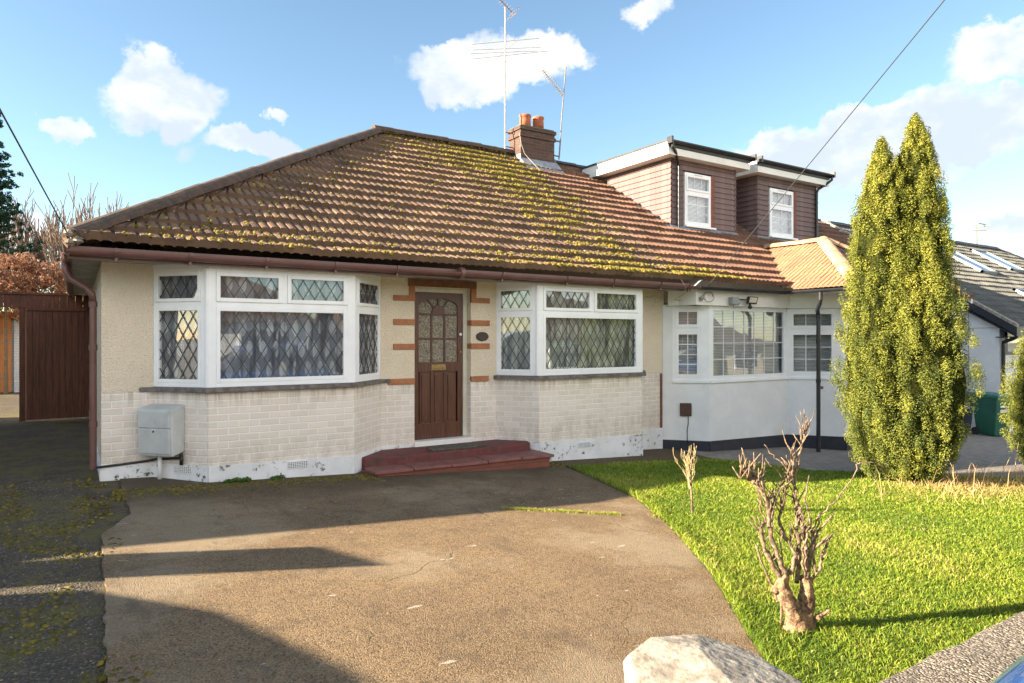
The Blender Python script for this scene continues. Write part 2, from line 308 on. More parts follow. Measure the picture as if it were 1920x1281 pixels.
def m_concrete():
    m, t, b = material('exposed_aggregate_concrete')
    P = t.new('ShaderNodeTexCoord').outputs['Object']
    v1 = t.vor(P, 135); c1 = t.vor(P, 135, out='Color')
    sp = t.new('ShaderNodeSeparateColor'); t.put(sp.inputs[0], c1)
    c = t.mix(t.ss(t.noise(P, 0.8, 6, 0.6), 0.3, 0.7), (0.285, 0.190, 0.100), (0.205, 0.136, 0.074))
    c = t.mix(t.ss(sp.outputs[0], 0.55, 0.95, 0, 0.5), c, (0.37, 0.29, 0.19))
    c = t.mix(t.ss(sp.outputs[1], 0.5, 0.9, 0, 0.85), c, (0.075, 0.052, 0.036))
    c = t.mix(t.math('MULTIPLY', t.ss(t.noise(P, 5, 8, 0.75), 0.48, 0.68), 0.55), c, (0.11, 0.08, 0.052))
    c = t.mix(t.ss(t.noise(t.mapv(P, loc=(2, 5, 0)), 0.55, 5, 0.65), 0.48, 0.62, 0, 0.45), c, (0.38, 0.31, 0.21))
    c = t.mix(t.ss(t.noise(t.mapv(P, (2.2, .8, 1), (7, 5, 0)), 1.1, 6, 0.7), 0.56, 0.68, 0, 0.45), c, (0.10, 0.078, 0.055))
    c = t.mix(t.ss(t.noise(t.mapv(P, (1, 2.2, 1), (4, 1, 0)), 5.3, 3, 0.5), 0.715, 0.74, 0, 0.75), c, (0.48, 0.44, 0.37))
    c = t.mix(t.ss(t.noise(t.mapv(P, loc=(9, 2, 0)), 2.1, 8, 0.8), 0.61, 0.72, 0, 0.7), c, (0.24, 0.19, 0.04))
    # damp soil and moss towards the house, darkened further to deepen its shade
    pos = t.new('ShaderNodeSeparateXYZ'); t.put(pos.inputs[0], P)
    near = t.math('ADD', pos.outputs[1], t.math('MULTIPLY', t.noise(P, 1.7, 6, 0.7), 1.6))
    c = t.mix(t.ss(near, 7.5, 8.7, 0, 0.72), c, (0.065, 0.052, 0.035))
    # hairline cracks
    dv = t.vmath('ADD', P, t.mapv(t.noise(P, 4, 3, 0.6, out=1), (0.25, 0.25, 0.25)))
    ck = t.vor(t.mapv(dv, (1, 1, 0)), 0.55, 'DISTANCE_TO_EDGE')
    crack = t.ss(ck, 0.003, 0.001)
    crack = t.math('MULTIPLY', crack, t.ss(t.noise(P, 1.3, 2), 0.42, 0.55))
    c = t.mix(t.math('MULTIPLY', crack, 0.5), c, (0.09, 0.08, 0.03))
    t.put(b.inputs['Base Color'], c); b.inputs['Roughness'].default_value = 0.9; b.inputs['Specular IOR Level'].default_value = 0.25
    h = t.math('SUBTRACT', t.math('MULTIPLY', t.noise(P, 150, 4, 0.7), 1.2), v1)
    h = t.math('ADD', h, t.math('MULTIPLY', t.noise(P, 6, 5, 0.6), 1.2))
    h = t.math('SUBTRACT', h, t.math('MULTIPLY', crack, 2.0))
    t.put(b.inputs['Normal'], t.bump(h, 1.0, 0.0065))
    return m
M['concrete'] = m_concrete()
def m_sidepath():
    m, t, b = material('mossy_gravel_concrete')
    P = t.new('ShaderNodeTexCoord').outputs['Object']
    v1 = t.vor(P, 80); c1 = t.vor(P, 80, out='Color')
    sp = t.new('ShaderNodeSeparateColor'); t.put(sp.inputs[0], c1)
    c = t.mix(t.ss(t.noise(P, 2.0, 6, 0.7), 0.3, 0.7), (0.08, 0.058, 0.035), (0.042, 0.032, 0.020))
    c = t.mix(t.ss(sp.outputs[0], 0.7, 1.0, 0, 0.6), c, (0.20, 0.17, 0.13))
    c = t.mix(t.ss(t.noise(P, 3, 8, 0.75), 0.46, 0.58, 0, 0.85), c, (0.12, 0.098, 0.02))
    c = t.mix(t.ss(t.noise(P, 11, 6, 0.7), 0.55, 0.66, 0, 0.6), c, (0.16, 0.10, 0.05))
    t.put(b.inputs['Base Color'], c); b.inputs['Roughness'].default_value = 0.88
    t.put(b.inputs['Normal'], t.bump(t.math('SUBTRACT', t.noise(P, 16, 5, 0.7), v1), 1.0, 0.012))
    return m
M['sidepath'] = m_sidepath()
def m_wallcap():
    m, t, b = material('pebbly_concrete_coping')
    P = t.new('ShaderNodeTexCoord').outputs['Object']
    v1 = t.vor(P, 120); c1 = t.vor(P, 120, out='Color')
    sp = t.new('ShaderNodeSeparateColor'); t.put(sp.inputs[0], c1)
    c = t.mix(t.ss(sp.outputs[0], 0.2, 0.9), (0.12, 0.095, 0.07), (0.33, 0.28, 0.215))
    c = t.mix(t.ss(t.noise(P, 4, 6, 0.7), 0.4, 0.7, 0, 0.5), c, (0.16, 0.13, 0.10))
    c = t.mix(t.ss(t.noise(P, 14, 4, 0.7), 0.60, 0.66, 0, 0.6), c, (0.40, 0.36, 0.29))
    t.put(b.inputs['Base Color'], c); b.inputs['Roughness'].default_value = 0.9
    t.put(b.inputs['Normal'], t.bump(t.math('SUBTRACT', t.noise(P, 30, 5, 0.7), v1), 1.0, 0.012))
    return m
M['wallcap'] = m_wallcap()
def m_lawnbase():
    m, t, b = material('lawn_ground')
    P = t.new('ShaderNodeTexCoord').outputs['Object']
    c = t.mix(t.ss(t.noise(P, 9, 5, 0.7), 0.3, 0.7), (0.11, 0.17, 0.02), (0.17, 0.22, 0.03))
    c = t.mix(t.ss(t.noise(P, 1.2, 5, 0.6), 0.5, 0.7, 0, 0.5), c, (0.20, 0.17, 0.05))
    t.put(b.inputs['Base Color'], c); b.inputs['Roughness'].default_value = 0.95
    t.put(b.inputs['Normal'], t.bump(t.noise(P, 50, 4, 0.7), 0.8, 0.02))
    return m
M['lawnbase'] = m_lawnbase()
def m_wood(name, c1, c2, rough=0.6, sx=(14, 14, 0.9), dirt=0.2):
    m, t, b = material(name)
    P = t.new('ShaderNodeTexCoord').outputs['Object']
    Q = t.mapv(P, sx)
    n = t.noise(Q, 2.2, 6, 0.65, dist=1.2)
    c = t.mix(t.ss(n, 0.35, 0.68), c1, c2)
    c = t.mix(t.math('MULTIPLY', t.ss(t.noise(P, 2.5, 6, 0.7), 0.5, 0.75), dirt), c, (0.03, 0.02, 0.015))
    t.put(b.inputs['Base Color'], c); b.inputs['Roughness'].default_value = rough
    t.put(b.inputs['Normal'], t.bump(n, 0.25, 0.003))
    return m
M['door_wood'] = m_wood('varnished_door_wood', (0.125, 0.045, 0.028), (0.055, 0.021, 0.015), 0.35)
M['fence_wood'] = m_wood('dark_fence_wood', (0.15, 0.058, 0.035), (0.075, 0.032, 0.02), 0.8, dirt=0.4)
M['orange_wood'] = m_wood('orange_door_wood', (0.50, 0.19, 0.045), (0.40, 0.14, 0.035), 0.6)

def m_glass():
    m, t, b = material('window_glass')
    nt = m.node_tree; nt.nodes.remove(b)
    P = t.new('ShaderNodeTexCoord').outputs['Object']
    N = t.bump(t.noise(P, 2.2, 1, 0.5), 0.10, 0.02)
    ge = t.new('ShaderNodeNewGeometry')      # thin pane: reflection strength from the angle, the same from both sides
    ca = t.math('ABSOLUTE', t.vmath('DOT_PRODUCT', ge.outputs['Incoming'], ge.outputs['Normal']))
    frv = t.math('ADD', 0.085, t.math('MULTIPLY', t.math('POWER', t.math('SUBTRACT', 1.0, ca, clamp=True), 5.0), 0.95))
    g = t.new('ShaderNodeBsdfGlossy'); g.inputs['Roughness'].default_value = 0.01; t.put(g.inputs['Color'], (0.95, 0.97, 1.0)); t.put(g.inputs['Normal'], N)
    tr = t.new('ShaderNodeBsdfTransparent'); t.put(tr.inputs[0], (0.97, 0.98, 0.98))
    mx = t.new('ShaderNodeMixShader')
    t.l.new(frv, mx.inputs[0]); t.l.new(tr.outputs[0], mx.inputs[1]); t.l.new(g.outputs[0], mx.inputs[2])
    t.l.new(mx.outputs[0], nt.nodes['Material Output'].inputs[0])
    return m
M['glass'] = m_glass()
def m_obscure():
    m, t, b = material('patterned_door_glass')
    P = t.new('ShaderNodeTexCoord').outputs['Object']
    n = t.noise(P, 26, 3, 0.6, dist=2.5)
    c = t.mix(t.ss(n, 0.4, 0.62), (0.10, 0.085, 0.065), (0.33, 0.29, 0.22))
    t.put(b.inputs['Base Color'], c); b.inputs['Roughness'].default_value = 0.12
    t.put(b.inputs['Normal'], t.bump(n, 0.8, 0.012))
    return m
M['obscure'] = m_obscure()
def m_curtain(name, dark, light, gaps=True):
    m, t, b = material(name)
    uv = t.new('ShaderNodeUVMap'); uv.uv_map = 'UVMap'
    sp = t.new('ShaderNodeSeparateXYZ'); t.put(sp.inputs[0], uv.outputs[0])
    u = t.math('MULTIPLY', sp.outputs[0], 1/0.15); v = t.math('MULTIPLY', sp.outputs[1], 1/0.25)
    row = t.math('FLOOR', v)
    uu = t.math('SUBTRACT', t.math('FRACT', t.math('ADD', u, t.math('MULTIPLY', row, 0.5))), 0.5)
    vv = t.math('SUBTRACT', t.math('FRACT', v), 0.5)
    # leaf shape: pointed oval with ribs
    au = t.math('ABSOLUTE', uu)
    wv = t.math('SUBTRACT', 0.30, t.math('MULTIPLY', t.math('MULTIPLY', vv, vv), 1.5))
    leaf = t.ss(t.math('SUBTRACT', wv, au), 0.0, 0.05)
    ribs = t.math('SINE', t.math('MULTIPLY', t.math('SUBTRACT', vv, t.math('MULTIPLY', au, 1.1)), 46))
    leaf = t.math('MULTIPLY', leaf, t.ss(ribs, -0.5, 0.2, 0.15, 1))
    P = t.new('ShaderNodeTexCoord').outputs['Object']
    c = t.mix(leaf, dark, light)
    c = t.mix(t.ss(t.noise(P, 1.7, 2), 0.4, 0.65, 0, 0.45), c, dark)
    if gaps:
        g = t.ss(t.noise(t.mapv(uv.outputs[0], (9, 0.6, 1)), 1.0, 2, 0.6), 0.50, 0.60)
        c = t.mix(t.math('MULTIPLY', g, 0.75), c, (0.08, 0.08, 0.10))
    t.put(b.inputs['Base Color'], c); b.inputs['Roughness'].default_value = 0.9
    tr = t.new('ShaderNodeBsdfTranslucent'); t.put(tr.inputs[0], c)
    mx = t.new('ShaderNodeMixShader'); mx.inputs[0].default_value = 0.2
    t.l.new(b.outputs[0], mx.inputs[1]); t.l.new(tr.outputs[0], mx.inputs[2])
    t.l.new(mx.outputs[0], m.node_tree.nodes['Material Output'].inputs[0])
    return m
M['net_l'] = m_curtain('net_curtain_leaf', (0.27, 0.29, 0.34), (0.90, 0.91, 0.95))
M['net_r'] = m_curtain('net_curtain_green', (0.40, 0.43, 0.37), (0.88, 0.90, 0.84))
M['blind'] = plain('white_blind', (0.82, 0.84, 0.86), (0.75, 0.77, 0.80), 3, 0.7)
M['blind_grey'] = plain('grey_blind', (0.60, 0.60, 0.60), (0.54, 0.54, 0.55), 3, 0.7)

# ------------------------------------------------------------------ mesh helpers
class MB:
    def __init__(s): s.v = []; s.f = []; s.t = []
    def add(s, vs, fs, tint=0.5):
        o = len(s.v); s.v += [tuple(p) for p in vs]; s.f += [tuple(i+o for i in f) for f in fs]; s.t += [tint]*len(fs); return s
    def hexa(s, p):   # 8 points: bottom ring 0-3, top ring 4-7
        return s.add(p, [(0,3,2,1),(4,5,6,7),(0,1,5,4),(1,2,6,5),(2,3,7,6),(3,0,4,7)])
    def box(s, x0, x1, y0, y1, z0, z1):
        return s.hexa([(x0,y0,z0),(x1,y0,z0),(x1,y1,z0),(x0,y1,z0),(x0,y0,z1),(x1,y0,z1),(x1,y1,z1),(x0,y1,z1)])
    def obox(s, F, a0, a1, b0, b1, z0, z1):   # F frame: a along wall, b outward
        q = [(a0,b0),(a0,b1),(a1,b1),(a1,b0)]
        return s.hexa([F(a,b,z0) for a,b in q] + [F(a,b,z1) for a,b in q])
    def bar(s, F, p, q, wd, b0, b1):   # bar in the wall plane from p=(a,z) to q
        dx, dz = q[0]-p[0], q[1]-p[1]; L = math.hypot(dx, dz)
        if L < 1e-6: return s
        nx, nz = -dz/L*wd/2, dx/L*wd/2
        c = [(p[0]+nx,p[1]+nz),(p[0]-nx,p[1]-nz),(q[0]-nx,q[1]-nz),(q[0]+nx,q[1]+nz)]
        return s.hexa([F(a,b0,z) for a,z in c] + [F(a,b1,z) for a,z in c])
    def tube(s, pts, r, n=6, cap=True):
        pts = [Vector(p) for p in pts]; rr = r if isinstance(r, (list, tuple)) else [r]*len(pts)
        vs = []; fs = []; prev = None
        for i, p in enumerate(pts):
            d = (pts[min(i+1, len(pts)-1)] - pts[max(i-1, 0)])
            d = d.normalized() if d.length > 1e-9 else Vector((0,0,1))
            if prev is None:
                a = d.orthogonal().normalized()
            else:
                a = prev - d*prev.dot(d); a = a.normalized() if a.length > 1e-6 else d.orthogonal().normalized()
            prev = a; b = d.cross(a)
            for k in range(n):
                th = 2*math.pi*k/n; vs.append(p + (a*math.cos(th)+b*math.sin(th))*rr[i])
        for i in range(len(pts)-1):
            for k in range(n):
                k2 = (k+1) % n; fs.append((i*n+k, i*n+k2, (i+1)*n+k2, (i+1)*n+k))
        if cap: fs += [tuple(range(n-1, -1, -1)), tuple(range((len(pts)-1)*n, len(pts)*n))]
        return s.add(vs, fs)
    def lathe(s, prof, c=(0,0,0), n=24, axis='z'):
        vs = []; fs = []
        for r, z in prof:
            for k in range(n):
                th = 2*math.pi*k/n
                q = (r*math.cos(th), r*math.sin(th), z)
                if axis == 'y': q = (q[0], q[2], q[1])
                if axis == 'x': q = (q[2], q[0], q[1])
                vs.append((c[0]+q[0], c[1]+q[1], c[2]+q[2]))
        for i in range(len(prof)-1):
            for k in range(n):
                k2 = (k+1) % n; fs.append((i*n+k, i*n+k2, (i+1)*n+k2, (i+1)*n+k))
        fs += [tuple(range(n-1, -1, -1)), tuple(range((len(prof)-1)*n, len(prof)*n))]
        return s.add(vs, fs)
    def prism(s, poly, z0, z1):     # z0 / z1 may be functions of (x, y)
        f0 = z0 if callable(z0) else (lambda x, y: z0); f1 = z1 if callable(z1) else (lambda x, y: z1)
        n = len(poly)
        vs = [(x, y, f0(x, y)) for x, y in poly] + [(x, y, f1(x, y)) for x, y in poly]
        return s.add(vs, [tuple(range(n-1, -1, -1)), tuple(range(n, 2*n))] + [(i, (i+1) % n, (i+1) % n+n, i+n) for i in range(n)])
    def build(s, name, m, parent=None, smooth=False, bevel=0.0, uvoff=0.0, tint=False):
        me = bpy.data.meshes.new(name); me.from_pydata(s.v, [], s.f); me.materials.append(m)
        uvl = me.uv_layers.new(name='UVMap'); N = len(me.loops)
        co = np.empty(len(me.vertices)*3); me.vertices.foreach_get('co', co); co = co.reshape(-1, 3)
        uv = np.zeros((N, 2))
        for p in me.polygons:
            n = p.normal
            if abs(n.z) > 0.8: tx, ty = (1, 0, 0), (0, 1, 0)
            else:
                h = math.hypot(n.x, n.y); tx, ty = (-n.y/h, n.x/h, 0), (0, 0, 1)
                if tx[0] < -0.01 or (abs(tx[0]) <= 0.01 and tx[1] < 0): tx = (-tx[0], -tx[1], 0)
            for li in p.loop_indices:
                c = co[me.loops[li].vertex_index]
                uv[li] = (c[0]*tx[0]+c[1]*tx[1]+uvoff, c[0]*ty[0]+c[1]*ty[1]+c[2]*ty[2])
        uvl.data.foreach_set('uv', uv.ravel())
        if tint: a = me.attributes.new('tint', 'FLOAT', 'FACE'); a.data.foreach_set('value', np.array(s.t, dtype=np.float32))
        if smooth: me.polygons.foreach_set('use_smooth', [True]*len(me.polygons))
        o = bpy.data.objects.new(name, me); col.objects.link(o)
        if parent is not None: o.parent = parent
        if bevel > 0:
            bv = o.modifiers.new('bevel', 'BEVEL'); bv.width = bevel; bv.segments = 2; bv.limit_method = 'ANGLE'; bv.angle_limit = R(40)
        return o
def npmesh(name, V, F, m, parent=None, tint=None, smooth=False):
    V = np.asarray(V, dtype=np.float32).reshape(-1, 3); F = np.asarray(F, dtype=np.int32)
    me = bpy.data.meshes.new(name); k = F.shape[1]
    me.vertices.add(len(V)); me.vertices.foreach_set('co', V.ravel())
    me.loops.add(F.size); me.loops.foreach_set('vertex_index', F.ravel())
    me.polygons.add(len(F)); me.polygons.foreach_set('loop_start', np.arange(0, F.size, k, dtype=np.int32))
    me.polygons.foreach_set('loop_total', np.full(len(F), k, dtype=np.int32))
    if smooth: me.polygons.foreach_set('use_smooth', np.ones(len(F), dtype=bool))
    me.update(calc_edges=True); me.materials.append(m)
    if tint is not None:
        a = me.attributes.new('tint', 'FLOAT', 'FACE'); a.data.foreach_set('value', np.asarray(tint, dtype=np.float32))
    o = bpy.data.objects.new(name, me); col.objects.link(o)
    if parent is not None: o.parent = parent
    return o
def tag(o, label=None, cat=None, group=None, kind=None):
    if label: o['label'] = label
    if cat: o['category'] = cat
    if group: o['group'] = group
    if kind: o['kind'] = kind
    return o
def thing(name, loc, label, cat, group=None):
    o = bpy.data.objects.new(name, None); o.empty_display_size = 0.2; col.objects.link(o)
    return tag(o, label, cat, group)
def frame(p0, p1):     # returns F(a, b, z) for a wall running p0 -> p1 with outward side on the camera's side
    u = Vector((p1[0]-p0[0], p1[1]-p0[1])); L = u.length; u /= L; n = Vector((u.y, -u.x))
    return (lambda a, b, z: (p0[0]+u.x*a+n.x*b, p0[1]+u.y*a+n.y*b, z)), L
def walls(mb, pts, z0, z1, th=0.2, off=0.0):
    for p, q in zip(pts[:-1], pts[1:]):
        F, L = frame(p, q)
        f0 = z0 if callable(z0) else (lambda x: z0); f1 = z1 if callable(z1) else (lambda x: z1)
        c = [(0, -th), (0, off), (L, off), (L, -th)]
        P = []
        for f in (f0, f1):
            for a, b in c:
                x, y, _ = F(a, b, 0); P.append((x, y, f(x)))
        mb.hexa(P)
def zg(x): return -1.55 - 0.047*min(max(x, 0.0), 24.0)

# ------------------------------------------------------------------ ground
def sheet(name, m, x0, x1, y0, y1, off, kind='structure'):
    xs = [x0] + [q for q in (0.0, 24.0) if x0 < q < x1] + [x1]
    mb = MB()
    for a, b in zip(xs[:-1], xs[1:]):
        mb.add([(a,y0,zg(a)+off),(b,y0,zg(b)+off),(b,y1,zg(b)+off),(a,y1,zg(a)+off)], [(0,1,2,3)])
    o = mb.build(name, m); tag(o, kind=kind); return o
def polysheet(name, m, poly, off, jit=0.0, skirt=0.0):
    # subdivide the outline, jitter it, triangulate as one n-gon (the ground is flat within it)
    pts = []
    n = len(poly)
    for i in range(n):
        a, b = Vector(poly[i]), Vector(poly[(i+1) % n]); k = max(1, int((b-a).length/0.03)) if jit else 1
        for j in range(k):
            q = a.lerp(b, j/k); d = (b-a).normalized(); nn = Vector((-d.y, d.x))
            w_ = noise.noise(Vector((q.x*2.1, q.y*2.1, 3.3)))*0.6 + noise.noise(Vector((q.x*11, q.y*11, 7.7)))*0.8
            q = q + nn*w_*jit; pts.append(q)
    mb = MB(); vs = [(p.x, p.y, -1.55-0.047*p.x+off) for p in pts]
    mb.add(vs, [tuple(range(len(vs)))])
    if skirt:
        lo = [(x, y, z-skirt) for x, y, z in vs]; N = len(vs)
        mb.add(vs+lo, [(i, i+N, (i+1) % N+N, (i+1) % N) for i in range(N)])
    o = mb.build(name, m); tag(o, kind='structure'); return o
sheet('ground', M['soil'], -500, 500, -500, 500, -0.03)
sheet('side_path', M['sidepath'], -3.2, 0.7, 0.8, 26.0, -0.012)
polysheet('driveway', M['concrete'], [(0.045, 0.85), (1.30, 0.85), (2.2, 1.15), (3.2, 2.52), (3.98, 3.5), (4.7, 4.62), (5.3, 5.7), (5.8, 7.3), (5.95, 8.9), (0.42, 8.9), (0.42, 7.0), (0.18, 6.3), (0.14, 4.6)], 0.006, 0.022, 0.03)
LAWN = [(2.2, 1.16), (3.2, 2.52), (3.98, 3.5), (4.7, 4.62), (5.3, 5.7), (5.75, 7.2), (5.9, 7.75), (8.7, 7.55), (9.0, 7.0), (9.3, 6.2), (11.2, 5.0), (12.6, 4.2), (16.0, 3.6), (16.0, 1.16)]
polysheet('lawn', M['lawnbase'], LAWN, 0.012, 0.03)
polysheet('concrete_strip', M['concrete'], [(5.93, 7.78), (8.72, 7.6), (8.95, 8.9), (5.97, 8.9)], 0.010, 0.02, 0.02)
polysheet('block_paving', M['blocks'], [(8.74, 7.55), (9.04, 7.0), (9.34, 6.2), (11.24, 5.0), (12.64, 4.2), (16.0, 3.6), (23.9, 3.4), (23.9, 20), (8.97, 20), (8.97, 8.5)], 0.004)
sheet('pavement', M['pavement'], -60, 80, -1.3, 0.78, -0.02)
sheet('road', M['tarmac'], -60, 80, -8.4, -1.45, -0.12)
k = MB()
for a, b in ((-60, 0), (0, 24), (24, 80)):
    k.hexa([(a,-1.45,zg(a)-.2),(b,-1.45,zg(b)-.2),(b,-1.3,zg(b)-.2),(a,-1.3,zg(a)-.2),(a,-1.45,zg(a)-.015),(b,-1.45,zg(b)-.015),(b,-1.3,zg(b)-.015),(a,-1.3,zg(a)-.015)])
tag(k.build('kerb', M['pavement']), kind='structure')
sheet('far_pavement', M['pavement'], -60, 80, -10.4, -8.4, -0.02)

# ------------------------------------------------------------------ roof builder
PROF = [(0.0, 0.0), (0.010, 0.026), (0.045, 0.031), (0.080, 0.026), (0.092, 0.0)]
def tile_plane(mb, O, U, S, umin, umax, smax, gauge=0.345, th=0.062, period=0.112, hs=1.0, jit=1.0, smin=0.0, bell=0.0):
    bl = lambda s: Nn*(bell*max(0.0, 1-s/0.75)**2)
    """O eave origin, U along the eave, S up the slope; umin/umax functions of slope distance"""
    O, U, S = Vector(O), Vector(U).normalized(), Vector(S).normalized(); Nn = U.cross(S).normalized()
    if Nn.z < 0: Nn = -Nn
    nc = int(math.ceil((smax-smin)/gauge))
    for j in range(nc):
        s0 = smin + j*gauge - (0.02 if j else 0.0); s1 = min(smin+(j+1)*gauge + 0.015, smax)
        lo0, hi0, lo1, hi1 = umin(s0), umax(s0), umin(s1), umax(s1)
        a0, a1 = min(lo0, lo1), max(hi0, hi1)
        if a1 <= a0: continue
        i0 = int(math.floor(a0/period)); i1 = int(math.ceil(a1/period))
        us = []; hs_ = []; tn = []
        for i in range(i0, i1):
            r_ = random.Random((i//3)*7919 + j*104729 + int(abs(O.x)*10)); lift = (r_.random()-0.5)*0.014*jit; tt = r_.random()
            r2 = random.Random(i*31+j*977); tt = 0.6*tt+0.4*r2.random()
            for du, h in PROF:
                us.append(i*period+du); hs_.append((h*hs + lift, (r_.random()*0.0+lift)*1.0)); tn.append(tt)
        us.append(i1*period); hs_.append((0.0, 0.0)); tn.append(0.5)
        V = []; F = []; T = []
        for u, (h, lf) in zip(us, hs_):
            u0 = min(max(u, lo0), hi0); u1 = min(max(u, lo1), hi1)
            ds = lf*1.5
            p0 = O+U*u0+S*(s0+ds); p1 = O+U*u1+S*s1
            b0_, b1_ = bl(s0), bl(s1); V += [p0+b0_+Nn*(h+th), p1+b1_+Nn*(h*0.9+0.004), p0+b0_+Nn*(h*0.5-0.015)]
        for i in range(len(us)-1):
            a, b = i*3, (i+1)*3
            if (V[a]-V[b]).length > 1e-4 or (V[a+1]-V[b+1]).length > 1e-4:
                F.append((a, b, b+1, a+1)); T.append(tn[i]); F.append((a+2, b+2, b, a)); T.append(tn[i])
        o = len(mb.v); mb.v += [tuple(p) for p in V]; mb.f += [tuple(q+o for q in f) for f in F]; mb.t += T
def ridge_run(mb, A, B, r=0.12, seg=0.42, half=True, sag=0.0, flat=1.0):
    A, B = Vector(A), Vector(B); d = (B-A); L = d.length; d.normalize(); side = d.cross(Vector((0,0,1))).normalized(); up = side.cross(d).normalized()
    if up.z < 0: up = -up
    n = max(1, round(L/seg))
    for i in range(n):
        rr = r*(1+random.uniform(-.04, .04)); p0 = A+d*(L*i/n+0.004); p1 = A+d*(L*(i+1)/n-0.002)
        jo = up*random.uniform(-.006, .006)
        ring = []
        for p, k_ in ((p0, 1.0), (p1, 1.05)):
            for q in range(9):
                th = math.pi*q/8
                ring.append(p+jo+side*math.cos(th)*rr*k_+up*(math.sin(th)*rr*k_*0.85*flat-0.03))
        F = [(q, q+1, q+10, q+9) for q in range(8)] + [tuple(range(8, -1, -1)), tuple(range(9, 18))]
        mb.add(ring, F, random.random())

# ================================================================== BUNGALOW (left half of the pair)
RH = 4.22; EZ = 0.93; PIT = (RH-EZ)/5.3; EY = 8.1; RY = 13.4
cs = 1/math.sqrt(1+PIT*PIT); SL = 5.3/cs
Sf = Vector((0, cs, PIT*cs)); HX = -0.035
B1 = thing('bungalow', (0,0,0), 'cream pebbledash and painted brick bungalow with mossy brown hipped roof', 'house')
PX = 8.80          # party line
W1 = 8.79
bayL = [(0.75, W1), (1.25, 8.24), (2.93, 8.24), (3.50, W1)]
bayR = [(5.34, W1), (5.74, 8.24), (7.79, 8.24), (8.30, W1)]
for b, pre, post in ((bayL, (0.24, W1), (4.0, W1)), (bayR, (4.9, W1), (8.79, W1))):
    mb = MB(); walls(mb, [pre, b[0]], -2.1, -0.6); walls(mb, b, -2.1, -0.6, 0.18); walls(mb, [b[3], post], -2.1, -0.6)
    mb.build('brick_wall', M['paint_brick'], B1)
for k_, (p_, q_) in enumerate((((0.24, W1), bayL[0]), (bayL[3], (4.0, W1)), ((4.9, W1), bayR[0]), (bayR[3], (8.79, W1)))):
    mb = MB(); walls(mb, [p_, q_], -0.6, 0.86, off=0.004)
    if k_ == 1: mb.box(4.0, 4.9, W1+0.02, W1+0.2, 0.72, 0.86)
    mb.build('pebbledash_wall', M['pebble'], B1)
mb = MB(); mb.hexa([(0.24,18.0,-2.1),(0.24,W1+0.2,-2.1),(0.44,W1+0.2,-2.1),(0.44,18.0,-2.1),(0.24,18.0,0.86),(0.24,W1+0.2,0.86),(0.44,W1+0.2,0.86),(0.44,18.0,0.86)])
mb.box(0.44, 8.79, 17.8, 18.0, -2.1, 0.86)
mb.build('side_wall', M['pebble'], B1)
mb = MB(); mb.box(0.44, 8.8, 12.0, 12.1, -2.1, 0.86); mb.box(0.44, 8.7, 9.0, 12.0, -1.5, -1.48); mb.box(3.7, 3.8, 9.5, 12, -1.48, .86); mb.box(5.1, 5.2, 9.5, 12, -1.48, .86)
mb.build('inner_wall', M['roomdark'], B1)
# soffit
mb = MB(); mb.box(-0.03, 8.80, 8.14, W1+0.25, 0.845, 0.86); mb.box(-0.03, 0.24, W1+0.25, 18.3, 0.845, 0.86)
mb.build('soffit', M['soffit'], B1)
mb = MB(); mb.box(-0.03, 8.80, 8.12, 8.14, 0.80, 0.93); mb.box(-0.05, -0.03, 8.12, 18.3, 0.80, 0.93)
mb.build('fascia_board', M['gutter'], B1)
# plinth (white, flaking), its top drops with the street
def ptop(x): return -1.40-0.021*x
mb = MB()
for run in ([(4.9, W1), bayR[0]], bayR, [bayR[3], (8.79, W1)]): walls(mb, run, -2.3, ptop, 0.10, 0.016)
mb.build('plinth', M['plinth'], B1)
mb = MB()
for run in ([(0.24, W1), *bayL[:1]], bayL, [bayL[3], (4.0, W1)]): walls(mb, run, -2.3, ptop, 0.10, 0.016)
mb.hexa([(0.225,17.9,-2.1),(0.225,W1-.01,-2.1),(0.3,W1-.01,-2.1),(0.3,17.9,-2.1),(0.225,17.9,-1.4),(0.225,W1-.01,-1.4),(0.3,W1-.01,-1.4),(0.3,17.9,-1.4)])
mb.build('plinth', M['plinth'], B1)
mb = MB(); mb.box(8.735, 8.785, W1-0.012, W1+0.05, -1.95, -0.62); mb.build('exposed_brick_edge', M['red_brick'], B1)

def lattice(mb, F, a0, a1, z0, z1, b, dw=0.137, dh=0.218, wd=0.0075, ph=0.0):
    """diamond leading clipped to a pane"""
    def clip(p, q):
        t0, t1 = 0.0, 1.0; dx, dz = q[0]-p[0], q[1]-p[1]
        for pp, qq in ((-dx, p[0]-a0), (dx, a1-p[0]), (-dz, p[1]-z0), (dz, z1-p[1])):
            if abs(pp) < 1e-12:
                if qq < 0: return None
            else:
                r_ = qq/pp
                if pp < 0: t0 = max(t0, r_)
                else: t1 = min(t1, r_)
        return None if t0 >= t1 else ((p[0]+dx*t0, p[1]+dz*t0), (p[0]+dx*t1, p[1]+dz*t1))
    H = z1-z0; Wd = a1-a0; n = int((Wd+H*dw/dh)/dw)+3
    run = H*dw/dh
    for k_ in range(-n, n+1):
        a = a0 + k_*dw + ph
        for s_, (x0, x1) in ((0, (a, a+run)), (1, (a+run, a))):
            c = clip((x0, z0), (x1, z1))
            if c and math.hypot(c[1][0]-c[0][0], c[1][1]-c[0][1]) > 0.02: mb.bar(F, c[0], c[1], wd, b-0.002+s_*0.0006, b+0.004+s_*0.0006)
